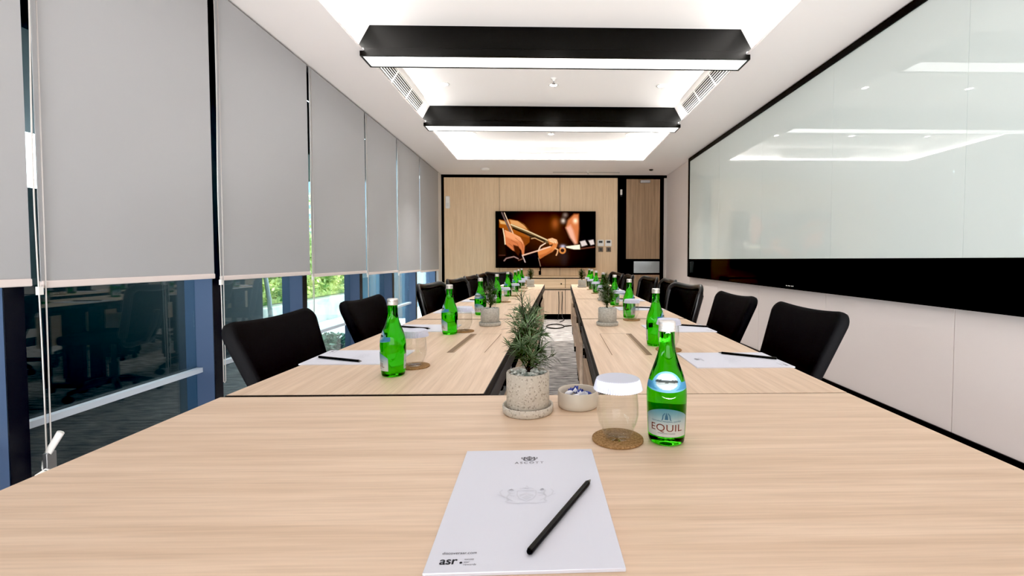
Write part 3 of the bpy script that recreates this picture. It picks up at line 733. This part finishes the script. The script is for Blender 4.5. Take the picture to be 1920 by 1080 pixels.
put_chair(K_pad, -1.06, 1.75, 'left', 0, 'black padded chair nearest the camera on the window side')
put_chair(K_pad, -1.03, 2.53, 'left', 0, 'second black padded chair on the window side')
put_chair(K_pad, 1.20, 2.0, 'right', 0, 'black padded chair nearest the camera on the whiteboard side')
put_chair(K_pad, 1.20, 2.77, 'right', 0, 'second black padded chair on the whiteboard side')
for i, (x, y, tu) in enumerate(((-.985, 3.68, 12), (-.945, 4.52, 12), (-.93, 5.28, 8), (-.91, 6.0, 5))):
    put_chair(K_mesh, x, y, 'left', tu, '%s black mesh chair on the window side, counted from the camera' % ORD[i + 2])
put_chair(K_mesh, -.76, 7.0, 'left', 55, 'black mesh chair turned to the camera, last on the window side')
for i, (x, y, tu) in enumerate(((1.17, 3.52, 12), (1.25, 4.3, 0), (1.225, 5.0, 8), (1.12, 5.64, 0), (1.10, 6.23, 0), (1.12, 6.83, 4))):
    put_chair(K_mesh, x, y, 'right', tu, '%s black mesh chair on the whiteboard side, counted from the camera' % ORD[i + 2])

# ------------------------------------------------------------------ text helper
def text_mesh(s, size, spacing=1.0, align='CENTER'):
    cu = bpy.data.curves.new('t', 'FONT'); cu.body = s; cu.size = size; cu.align_x = align; cu.align_y = 'BOTTOM_BASELINE'; cu.space_character = spacing
    ob = bpy.data.objects.new('t', cu); COL.objects.link(ob)
    bpy.context.view_layer.update()
    me = bpy.data.meshes.new_from_object(ob.evaluated_get(bpy.context.evaluated_depsgraph_get()))
    vs = [tuple(v.co) for v in me.vertices]; fs = [tuple(p.vertices) for p in me.polygons]
    bpy.data.objects.remove(ob); bpy.data.curves.remove(cu); bpy.data.meshes.remove(me)
    return vs, fs

# ------------------------------------------------------------------ bottle
PROF = [(0, .003), (.022, .0), (.0295, .0015), (.0318, .006), (.0330, .02), (.0345, .055), (.0353, .08), (.0350, .092), (.0335, .104), (.0300, .118), (.0255, .131), (.0205, .145), (.0165, .158), (.0145, .168), (.0137, .178), (.0133, .196), (.0133, .2035), (0, .2035)]
def prof_r(z):
    for (r0, z0), (r1, z1) in zip(PROF[1:-2], PROF[2:-1]):
        if z0 <= z <= z1 and z1 > z0: return r0 + (r1 - r0) * (z - z0) / (z1 - z0)
    return .02
def smooth_prof(P_, sub=3):
    out = []
    for i in range(len(P_) - 1):
        p0 = P_[max(i - 1, 0)]; p1 = P_[i]; p2 = P_[i + 1]; p3 = P_[min(i + 2, len(P_) - 1)]
        for k in range(sub):
            t_ = k / sub
            out.append(tuple(.5 * (2 * p1[q] + (p2[q] - p0[q]) * t_ + (2 * p0[q] - 5 * p1[q] + 4 * p2[q] - p3[q]) * t_ ** 2 + (3 * p1[q] - p0[q] - 3 * p2[q] + p3[q]) * t_ ** 3) for q in (0, 1)))
    out.append(P_[-1]); return [(max(0, r), z) for r, z in out]
def patch(wa, z0, z1, nu, nv, shape, color, off=.0007):
    """label wrapped on the bottle; front = -Y. shape(u,v)->(lo,hi) fraction of height"""
    vs = []; fs = []; cs = []
    for i in range(nu + 1):
        u = -1 + 2 * i / nu; a = -PI / 2 + u * wa; lo, hi = shape(u)
        for j in range(nv + 1):
            v = lo + (hi - lo) * j / nv; z = z0 + (z1 - z0) * v; r = prof_r(z) + off
            vs.append((r * math.cos(a), r * math.sin(a), z)); cs.append(color(u, v))
    for i in range(nu):
        for j in range(nv):
            q = i * (nv + 1) + j; fs.append((q, q + nv + 1, q + nv + 2, q + 1))
    return vs, fs, np.array(cs, float) / 255 * .84
def lerp3(a, b, t_): t_ = max(0, min(1, t_)); return tuple(a[i] + (b[i] - a[i]) * t_ for i in range(3))
def make_bottle():
    t = thing('water_bottle', '', 'bottle')
    MB().lathe(smooth_prof(PROF), 48).build('glass_body', M['bottle'], t)
    k = MB(); pr = [(0, .198), (.0147, .198), (.0150, .2)]
    for z in (.202, .2045, .207): pr += [(.0150, z), (.0144, z + .0008), (.0150, z + .0016)]
    pr += [(.0150, .2135), (.0142, .2155), (.012, .2165), (0, .2165)]
    k.lathe(pr, 36).build('cap', M['alu_cap'], t)
    def lc(u, v):
        base = lerp3((226, 228, 222), (176, 204, 208), (v - .30) / .35); base = lerp3(base, (84, 152, 168), (v - .62) / .38)
        if abs(abs(u) - .99) < .02: base = (150, 170, 170)
        return base
    vs, fs, cs = patch(R(68), .0165, .068, 40, 20, lambda u: (.03, .70 + .30 * math.cos(u * PI / 2) ** .8 if abs(u) < 1 else .7), lc)
    lb = MB().add(vs, fs, True).build('front_label', vcol('bottle label print', .5), t, fixn=False, clean=False); set_vcol(lb.data, cs)
    def bent(txt, size, z, m, sx=1., sp=1.):
        tv_, tf = text_mesh(txt, size, sp); r = lambda zz: prof_r(zz) + .0012
        vv = [(r(z + y) * math.cos(-PI / 2 + x * sx / prof_r(z)), r(z + y) * math.sin(-PI / 2 + x * sx / prof_r(z)), z + y) for x, y, _ in tv_]
        return MB().add(vv, tf).build('lettering', m, lb, fixn=False)
    bent('EQUIL', .0175, .0285, M['ink_red'], 1.12, 1.05); bent('NATURAL MINERAL WATER', .0033, .0445, M['ink_teal'], 1.25); bent('SPARKLING WATER', .0028, .0235, M['ink'], 1.2)
    # small emblem on the label: arched figure
    k = MB(); r = lambda zz: prof_r(zz) + .0012
    def dot(pts2):
        k.add([(r(z) * math.cos(-PI / 2 + x / .0345), r(z) * math.sin(-PI / 2 + x / .0345), z) for x, z in pts2], [tuple(range(len(pts2)))])
    dot([(-.0075, .049), (-.0055, .049), (-.0048, .056), (-.002, .060), (-.003, .061), (-.0062, .057)]); dot([(.0075, .049), (.0055, .049), (.0048, .056), (.002, .060), (.003, .061), (.0062, .057)])
    dot([(-.003, .049), (.003, .049), (.0022, .055), (0, .062), (-.0022, .055)]); dot([(-.0085, .0475), (.0085, .0475), (.0085, .0485), (-.0085, .0485)])
    k.build('emblem', M['ink_teal'], lb, fixn=False)
    # shoulder badge: blue band with an oval picture
    def bc(u, v):
        e = (u / .58) ** 2 + ((v - .52) / .50) ** 2
        if e < .62:
            if v > .60: return (206, 224, 232)
            if v > .46: return (52, 60, 58)
            if v > .36: return (170, 180, 178)
            return (200, 214, 218)
        if e < 1.: return (112, 174, 206)
        return (70, 140, 182) if .12 < v < .5 else (112, 180, 212)
    vs, fs, cs = patch(R(78), .096, .131, 44, 26, lambda u: (.0 + .22 * (1 - math.cos(u * 1.2)), .42 + .58 * max(0, 1 - (u / .62) ** 2) ** .5 if abs(u) < .6 else .50 - .05 * abs(u)), bc)
    bd = MB().add(vs, fs, True).build('shoulder_badge', M['label_print'] if 'label_print' in M else lb.data.materials[0], t, fixn=False); set_vcol(bd.data, cs)
    # plain back label
    def kc(u, v):
        if abs(v - .5) < .06 and abs(u) < .8: return (170, 172, 168)
        if v < .28 and abs(u) < .7 and int(u * 24) % 2 == 0 and v > .1: return (120, 120, 120)
        return (206, 212, 208)
    vs, fs, cs = patch(R(36), .020, .062, 30, 14, lambda u: (0, 1), kc)
    vs = [(-x, -y, z) for x, y, z in vs]
    kb = MB().add(vs, fs, True).build('back_label', lb.data.materials[0], t, fixn=False); set_vcol(kb.data, cs)
    return t
K_bot = Kit(make_bottle())
# ------------------------------------------------------------------ tumbler, paper lid, coaster
def make_tumbler():
    prof = [(0, .006), (.020, .006), (.0265, .012), (.0345, .03), (.0370, .045), (.0365, .062), (.0345, .085), (.0322, .104), (.0330, .1045), (.0353, .085), (.0374, .062), (.0379, .045), (.0356, .03), (.0278, .011), (.0225, .0015), (.0205, 0), (0, .001)]
    o_ = MB().lathe(prof, 40).build('tumbler', M['tumbler']); o_['category'] = 'glass'; return o_
def make_lid():
    k = MB(); n_ = 120; vs = []; fs = []
    prof = [(.036, .0030), (.0375, .0022), (.0395, -.006), (.0415, -.016)]
    for i, (r, z) in enumerate(prof):
        for j in range(n_):
            a = 2 * PI * j / n_; rr_ = r + (.0007 * (i) if j % 2 else -.0005 * i); vs.append((rr_ * math.cos(a), rr_ * math.sin(a), z))
    for i in range(3):
        for j in range(n_): fs.append((i * n_ + j, i * n_ + (j + 1) % n_, (i + 1) * n_ + (j + 1) % n_, (i + 1) * n_ + j))
    fs.append(tuple(range(n_))); k.add(vs, fs)
    o_ = k.build('glass_cover', M['lid']); o_['category'] = 'cover'
    s_ = o_.modifiers.new('Solid', 'SOLIDIFY'); s_.thickness = .0006; s_.offset = 1
    return o_
def make_coaster():
    o_ = MB().lathe([(0, 0), (.0445, 0), (.046, .001), (.046, .0035), (.0445, .0045), (0, .0045)], 40).build('coaster', M['coaster']); o_['category'] = 'coaster'; return o_
K_tum, K_lid, K_coa = Kit(make_tumbler()), Kit(make_lid()), Kit(make_coaster())
def setting(tag_, bx, by, brot, gx, gy):
    K_bot.get('green glass water bottle with silver cap %s' % tag_, (bx, by, TT), brot, 'green water bottles on the tables')
    K_coa.get('round brown coaster under the glass %s' % tag_, (gx, gy, TT), 0, 'cork coasters')
    K_tum.get('clear stemless tumbler under a paper cap %s' % tag_, (gx, gy, TT + .0046), 0, 'covered drinking glasses')
    K_lid.get('white pleated paper cap on the glass %s' % tag_, (gx, gy, TT + .0046 + .1045), random.uniform(0, 3), 'paper glass covers')
setting('in the foreground beside the big notepad', .218, .798, R(-15), .131, .803)
LB = [(-.428, 1.273), (-.418, 1.979), (-.382, 2.67), (-.362, 3.40), (-.331, 4.0), (-.304, 4.6), (-.301, 5.1), (-.29, 5.6)]
RB = [(.420, 1.70), (.472, 2.52), (.498, 3.22), (.498, 3.85), (.505, 4.45), (.52, 5.0), (.54, 5.5)]
for i, (x, y) in enumerate(LB):
    gx, gy = [(-.398, 1.372), (-.368, 2.045), (-.335, 2.74), (-.308, 3.465)][i] if i < 4 else (x + .06, y + .05)
    setting('at the %s place from the camera, window-side row' % ORD[i], x, y, R(-72) if i != 2 else R(-30), gx, gy)
for i, (x, y) in enumerate(RB):
    gx, gy = [(.444, 1.605), (.466, 2.41), (.512, 3.11), (.48, 3.75), (.49, 4.33), (.50, 4.9), (.52, 5.4)][i]
    setting('at the %s place from the camera, whiteboard-side row' % ORD[i], x, y, R(75), gx, gy)

# ------------------------------------------------------------------ notepads and pencils
PH = .004
def crest(k, cx_, cy_, s, w=.05):
    """a shield held between two rearing animals, drawn as small flat strokes"""
    def st(pts, wd=w):
        pts = [Vector((cx_ + x * s, cy_ + y * s)) for x, y in pts]
        for a_, b_ in zip(pts[:-1], pts[1:]):
            n_ = (b_ - a_).orthogonal().normalized() * wd * s * .5
            k.add([(*(a_ - n_), 0), (*(b_ - n_), 0), (*(b_ + n_), 0), (*(a_ + n_), 0)], [(0, 1, 2, 3)])
    def fill(pts): k.add([(cx_ + x * s, cy_ + y * s, 0) for x, y in pts], [tuple(range(len(pts)))])
    st([(-.30, .26), (-.30, 0), (-.22, -.22), (0, -.38), (.22, -.22), (.30, 0), (.30, .26), (-.30, .26)], w * 1.2)
    fill([(-.22, .02), (0, .16), (.22, .02), (.22, -.1), (0, .04), (-.22, -.1)]); fill([(-.16, -.16), (0, -.04), (.16, -.16), (0, -.30)])
    st([(-.22, .36), (-.1, .46), (0, .38), (.1, .46), (.22, .36)]); fill([(-.08, .44), (0, .62), (.08, .44)])
    for q in (-1, 1):
        st([(q * .42, .30), (q * .52, .36), (q * .60, .26), (q * .54, .08), (q * .62, -.1), (q * .56, -.30), (q * .64, -.40)], w * 1.8)
        st([(q * .54, .1), (q * .36, .14)]); st([(q * .58, 0), (q * .38, -.06)]); st([(q * .58, -.2), (q * .42, -.34)])
        st([(q * .66, -.14), (q * .80, 0), (q * .86, .22), (q * .78, .34)], w * 1.2); st([(q * .80, 0), (q * .92, .04)])
        fill([(q * .40, .26), (q * .50, .42), (q * .58, .30), (q * .48, .22)])
    st([(-.6, -.44), (-.3, -.50), (0, -.46), (.3, -.50), (.6, -.44)], w * 1.3)
def make_pad():
    """A4 pad lying flat, text top toward +Y, origin at its centre"""
    t = thing('notepad', '', 'notepad')
    MB().box(-.105, .105, -.1485, .1485, 0, PH).build('paper', M['paper'], t, bevel=.0006)
    def flat(vs, fs, x, y, m, nm, z=PH + .0003):
        return MB().add([(x + a[0], y + a[1], z) for a in vs], fs).build(nm, m, t, fixn=False)
    vs, fs = text_mesh('ASCOTT', .0098, 1.32); flat(vs, fs, 0, .0965, M['ink'], 'lettering')
    k = MB(); crest(k, 0, .1145, .0145, .085); flat(k.v, k.f, 0, 0, M['ink'], 'crest')
    k = MB(); crest(k, -.002, .002, .043, .035); flat(k.v, k.f, 0, 0, M['ink_pale'], 'watermark')
    vs, fs = text_mesh('discoverasr.com', .0062, 1.0, 'LEFT'); vs = [(a[0] * .92, a[1], 0) for a in vs]; flat(vs, fs, -.091, -.1195, M['ink_dark'], 'lettering')
    vs, fs = text_mesh('asr', .0165, 1.0, 'LEFT'); 
    fat = []; ff = []
    for dx, dy in ((0, 0), (.0004, 0), (-.0004, 0), (0, .0003), (0, -.0003)):
        o_ = len(fat); fat += [(a[0] * .92 + dx, a[1] + dy, 0) for a in vs]; ff += [tuple(i + o_ for i in f) for f in fs]
    flat(fat, ff, -.091, -.1355, M['ink_dark'], 'lettering')
    k = MB(); k.lathe([(0, 0), (.0016, 0)], 12, c=(-.0683, -.1335, 0)); flat(k.v, k.f, 0, 0, M['ink_dark'], 'dot')
    for j, s in enumerate(('ascott', 'star', 'rewards')):
        vs, fs = text_mesh(s, .0042, 1.0, 'LEFT'); flat(vs, fs, -.0655, -.1295 - .0042 * j, M['ink'], 'lettering')
    return t
def make_pencil():
    t = thing('pencil', '', 'pencil')   # lies along +X, tip at +X
    MB().lathe([(0, -.09), (.0030, -.09), (.0038, -.0885), (.0039, -.087), (.0039, .078), (.0036, .0795), (0, .0795)], 8, smooth=False).build('barrel', M['pencil'], t)
    MB().lathe([(0, .0795), (.0032, .0795), (.0011, .0885), (0, .091)], 10).build('tip', M['graphite'], t)
    for ch in t.children:
        for v in ch.data.vertices: x, y, z = v.co; v.co = (z, y, x + .004)
        ch.data.update()
    return t
K_pad2, K_pen = Kit(make_pad()), Kit(make_pencil())
K_pad2.get('large white notepad with a crest in the foreground', (-.0235, .604, TT), R(1.0), 'printed notepads on the tables')
x0, y0, x1, y1 = -.0165, .481, .0640, .636
K_pen.get('black pencil lying diagonally on the foreground notepad', ((x0 + x1) / 2, (y0 + y1) / 2, TT + PH + .0004), math.atan2(y1 - y0, x1 - x0), 'black pencils')
for i in range(8):
    bx, by = LB[i]
    px, py = [(-.612, 1.503), (-.565, 2.137)][i] if i < 2 else ((outer_l(by + .15) + .165), by + .17)
    K_pad2.get('white notepad at the %s place from the camera, window-side row' % ORD[i], (px, py, TT), R(-91 if i else -90), 'printed notepads on the tables')
    p0, p1 = [((-.734, 1.478), (-.577, 1.414)), ((-.678, 2.147), (-.543, 2.087))][i] if i < 2 else ((px - .09, py + .02), (px + .06, py - .03))
    K_pen.get('black pencil on the notepad at the %s place from the camera, window-side row' % ORD[i], ((p0[0] + p1[0]) / 2, (p0[1] + p1[1]) / 2, TT + PH + .0004), math.atan2(p1[1] - p0[1], p1[0] - p0[0]), 'black pencils')
for i in range(7):
    bx, by = RB[i]
    px, py = [(.603, 1.434), (.622, 2.10)][i] if i < 2 else (outer_r(by - .25) - .165, by - .25)
    K_pad2.get('white notepad at the %s place from the camera, whiteboard-side row' % ORD[i], (px, py, TT), R(90), 'printed notepads on the tables')
    p0, p1 = [((.735, 1.429), (.601, 1.514)), ((.735, 2.134), (.649, 2.177))][i] if i < 2 else ((px + .09, py - .02), (px - .05, py + .04))
    K_pen.get('black pencil on the notepad at the %s place from the camera, whiteboard-side row' % ORD[i], ((p0[0] + p1[0]) / 2, (p0[1] + p1[1]) / 2, TT + PH + .0004), math.atan2(p1[1] - p0[1], p1[0] - p0[0]), 'black pencils')

# ------------------------------------------------------------------ rosemary pots
def needles(stems, n_, seed, ln, wd):
    rr = random.Random(seed); fol = MB(); st = MB()
    for path, r in stems:
        st.tube(path, lambda q: r * (1 - .7 * q), 6)
    for path, r in stems:
        P_ = [Vector(p) for p in path]; seg = len(P_) - 1
        tot = sum((P_[i + 1] - P_[i]).length for i in range(seg))
        for _ in range(int(n_ * tot)):
            s_ = rr.uniform(.12, 1.0) * seg; i = min(int(s_), seg - 1); p = P_[i].lerp(P_[i + 1], s_ - i); tdir = (P_[i + 1] - P_[i]).normalized()
            a = tdir.orthogonal().normalized(); a = Matrix.Rotation(rr.uniform(0, 2 * PI), 3, tdir) @ a
            up = rr.uniform(.25, 1.0); d_ = (a + tdir * up).normalized(); l_ = ln * rr.uniform(.6, 1.25); side = d_.cross(tdir).normalized() * wd * rr.uniform(.8, 1.3)
            dr = Vector((0, 0, -1)) * l_ * rr.uniform(-.05, .28)
            m_ = p + d_ * l_ * .55 + dr * .2; e = p + d_ * l_ + dr; up_ = d_.cross(side).normalized() * wd * .5
            fol.add([p - side * .4, p + side * .4, m_ + side, e, m_ - side, m_ + up_], [(0, 1, 2, 5), (2, 3, 5), (3, 4, 5), (4, 0, 5)])
    return fol, st
def make_plant(mat_pot, stems, n_, seed, ln, wd):
    t = thing('potted_rosemary', '', 'potted plant')
    MB().lathe([(0, 0), (.0435, 0), (.0455, .002), (.0458, .072), (.0445, .0745), (.0415, .0745), (.040, .072), (.040, .060), (0, .060)], 48).build('pot', mat_pot, t)
    g = MB(); rr = random.Random(seed + 9)
    for _ in range(150):
        q = .038 * math.sqrt(rr.random()); a = rr.uniform(0, 6.3); s_ = rr.uniform(.003, .0055); g.sphere((q * math.cos(a), q * math.sin(a), .064 + rr.uniform(0, .009)), s_, 6, 4, (1.2, 1, .8))
    g.lathe([(0, .0605), (.0395, .0605), (.0395, .064), (0, .064)], 24)
    gg = g.build('gravel', M['gravel'], t, fixn=False); gg['kind'] = 'stuff'
    fol, st = needles(stems, n_, seed, ln, wd)
    st.build('stem', M['stem'], t); fol.build('foliage', M['needle'], t, fixn=False)
    return t
rr = random.Random(21)
stems = [([(0, 0, .06), (.004, 0, .10), (-.004, .004, .15), (-.010, 0, .20), (-.014, .002, .243)], .0042)]
for j in range(24):
    a = j * 2.4 + rr.uniform(-.3, .3); hgt = .085 + .11 * (j / 24); ou = (.055 - .036 * (j / 24)) * rr.uniform(.8, 1.15)
    rise = rr.uniform(.018, .045)
    stems.append(([(-.002, 0, hgt - .012), (ou * .5 * math.cos(a), ou * .5 * math.sin(a), hgt + rise * .35), (ou * math.cos(a), ou * math.sin(a), hgt + rise * .75)], .0016))
p0 = make_plant(M['terrazzo'], stems, 760, 5, .030, .00095)
SH = .018
p0['label'] = 'bushy rosemary in a speckled terrazzo pot in the foreground'; p0['group'] = 'rosemary pots on the tables'; p0.location = (-.037, .958, TT + .0125)
stems = [([(0, 0, .058), (.003, .003, .10), (-.003, .0, .145), (.004, 0, .19)], .0042), ([(0, 0, .07), (.012, .0, .115), (.018, .004, .165)], .003)]
for j in range(17):
    a = j * 2.4 + rr.uniform(-.3, .3); hgt = .092 + .085 * (j / 17); ou = (.044 - .018 * (j / 17)) * rr.uniform(.7, 1.2)
    stems.append(([(0, 0, hgt - .01), (ou * .5 * math.cos(a), ou * .5 * math.sin(a), hgt + .012), (ou * math.cos(a), ou * math.sin(a), hgt + .028)], .0014))
K_pl = Kit(make_plant(M['concrete_pot'], stems, 1000, 8, .024, .0011))
def saucer(m):
    o_ = MB().lathe([(0, 0), (.050, 0), (.0535, .003), (.0545, .016), (.0525, .018), (.050, .0165), (.0485, .012), (0, .012)], 48).build('saucer', m); o_['category'] = 'saucer'; return o_
s0 = saucer(M['terrazzo']); s0.location = (-.037, .958, TT); s0['label'] = 'speckled terrazzo saucer under the foreground rosemary pot'; s0['group'] = 'plant saucers'
K_sa = Kit(saucer(M['concrete_pot']))
for (x, y, r_, lab, sc_) in ((-.273, 2.235, .4, 'nearer pot on the window-side tables', 1), (.309, 2.225, 2.3, 'nearer pot on the whiteboard-side tables', 1),
                       (-.176, 5.4, 1.2, 'far pot at the end of the window-side tables', 1), (.435, 5.3, 3.6, 'far pot at the end of the whiteboard-side tables', 1),
                       (.47, 3.55, 5.0, 'middle pot half hidden on the whiteboard-side tables', 1)):
    K_pl.get('rosemary in a pale concrete pot, ' + lab, (x, y, TT + .0125), r_, 'rosemary pots on the tables')
    K_sa.get('pale saucer under the ' + lab, (x, y, TT), 0, 'plant saucers')

# ------------------------------------------------------------------ sweets bowl
tag(MB().lathe([(0, .0), (.040, 0), (.043, .002), (.0445, .010), (.0445, .036), (.0435, .0372), (.0415, .036), (.041, .008), (.038, .005), (0, .005)], 48).build('bowl', M['bowl'], loc=(.0725, .992, TT)), 'small cream bowl of wrapped sweets beside the foreground plant', 'bowl')
def make_candy(m1, m2):
    t = thing('wrapped_sweet', '', 'sweet')
    MB().sphere((0, 0, 0), .0075, 10, 7, (1.35, .9, .75)).build('wrapped_body', m1, t)
    for q in (-1, 1):
        k = MB(); vs = [(q * .009, 0, 0)] + [(q * .019, .0085 * math.cos(a), .007 * math.sin(a) * (1 if i % 2 else .4)) for i, a in enumerate([j * PI / 6 for j in range(12)])]
        k.add(vs, [(0, 1 + i, 1 + (i + 1) % 12) for i in range(12)]); k.build('wrapper_end', m2, t)
    return t
K_cb, K_cw = Kit(make_candy(M['candy_blue'], M['candy_blue'])), Kit(make_candy(M['candy_white'], M['candy_white']))
cands = [(0, -.016, -.010, .012), (0, .010, -.014, .0125), (1, -.008, .012, .012), (1, .018, .008, .012), (0, .004, .002, .024), (1, -.02, .006, .022), (1, .013, -.008, .0245), (0, .022, -.002, .023), (1, -.005, -.018, .021), (0, -.002, .016, .0235)]
cw = ['at the left front', 'at the right front', 'at the left back', 'at the right back', 'on top in the middle', 'on top at the left', 'on top at the right front', 'on top at the right rim', 'on top at the front', 'on top at the back']
for i, (kd, x, y, z) in enumerate(cands):
    o = (K_cw if kd else K_cb).get(('white' if kd else 'blue') + ' wrapped sweet in the bowl ' + cw[i], (.0725 + x, .992 + y, TT + z + .005), i * 1.3, 'wrapped sweets in the bowl')
    o.rotation_euler = (.3 * math.sin(i * 2), .4 * math.cos(i * 3), i * 1.3)

# ------------------------------------------------------------------ light, sky, camera
w = bpy.data.worlds.new('World'); SC.world = w; w.use_nodes = True
bg = w.node_tree.nodes['Background']; bg.inputs[0].default_value = (.92, .96, 1., 1); bg.inputs[1].default_value = 8.
la = bpy.data.lights.new('added_ceiling_fill', 'AREA'); la.shape = 'RECTANGLE'; la.size = 3.4; la.size_y = .3; la.energy = 44; la.spread = R(90); la.color = (.98, .99, 1)  # added low uplight, not a room fixture; brightens ceiling and walls
lo_ = bpy.data.objects.new('added_ceiling_fill', la); COL.objects.link(lo_); lo_.location = (.1, -1.35, .17); lo_.rotation_euler = (R(116), 0, 0)
lb_ = bpy.data.lights.new('added_front_fill', 'AREA'); lb_.shape = 'RECTANGLE'; lb_.size = 3.2; lb_.size_y = 1.6; lb_.energy = 34; lb_.color = (1, .98, .96)  # added soft fill behind the camera, stands in for ambient light
lo2 = bpy.data.objects.new('added_front_fill', lb_); COL.objects.link(lo2); lo2.location = (.1, -2.8, 1.5); lo2.rotation_euler = (R(92), 0, 0)
cam = bpy.data.cameras.new('camera'); co = bpy.data.objects.new('camera', cam); COL.objects.link(co)
f, cx, cy = 846., 1041., 516.
cam.sensor_fit = 'HORIZONTAL'; cam.sensor_width = 36; cam.lens = f / 1920 * 36
cam.shift_x = -(cx - 960) / 1920; cam.shift_y = (cy - 540) / 1920
cam.clip_start = .02
co.location = (0, 0, 1.06)
co.rotation_euler = (PI / 2 - math.atan(29 / f), 0, -math.atan(19 / f))
SC.camera = co
SC.cycles.diffuse_bounces = 8
SC.cycles.max_bounces = 16
SC.view_settings.view_transform = 'Standard'
SC.view_settings.look = 'None'
SC.view_settings.use_curve_mapping = True
SC.view_settings.curve_mapping.black_level = (.009, .009, .009)
SC.view_settings.curve_mapping.update()
SC.view_settings.exposure = 0.86
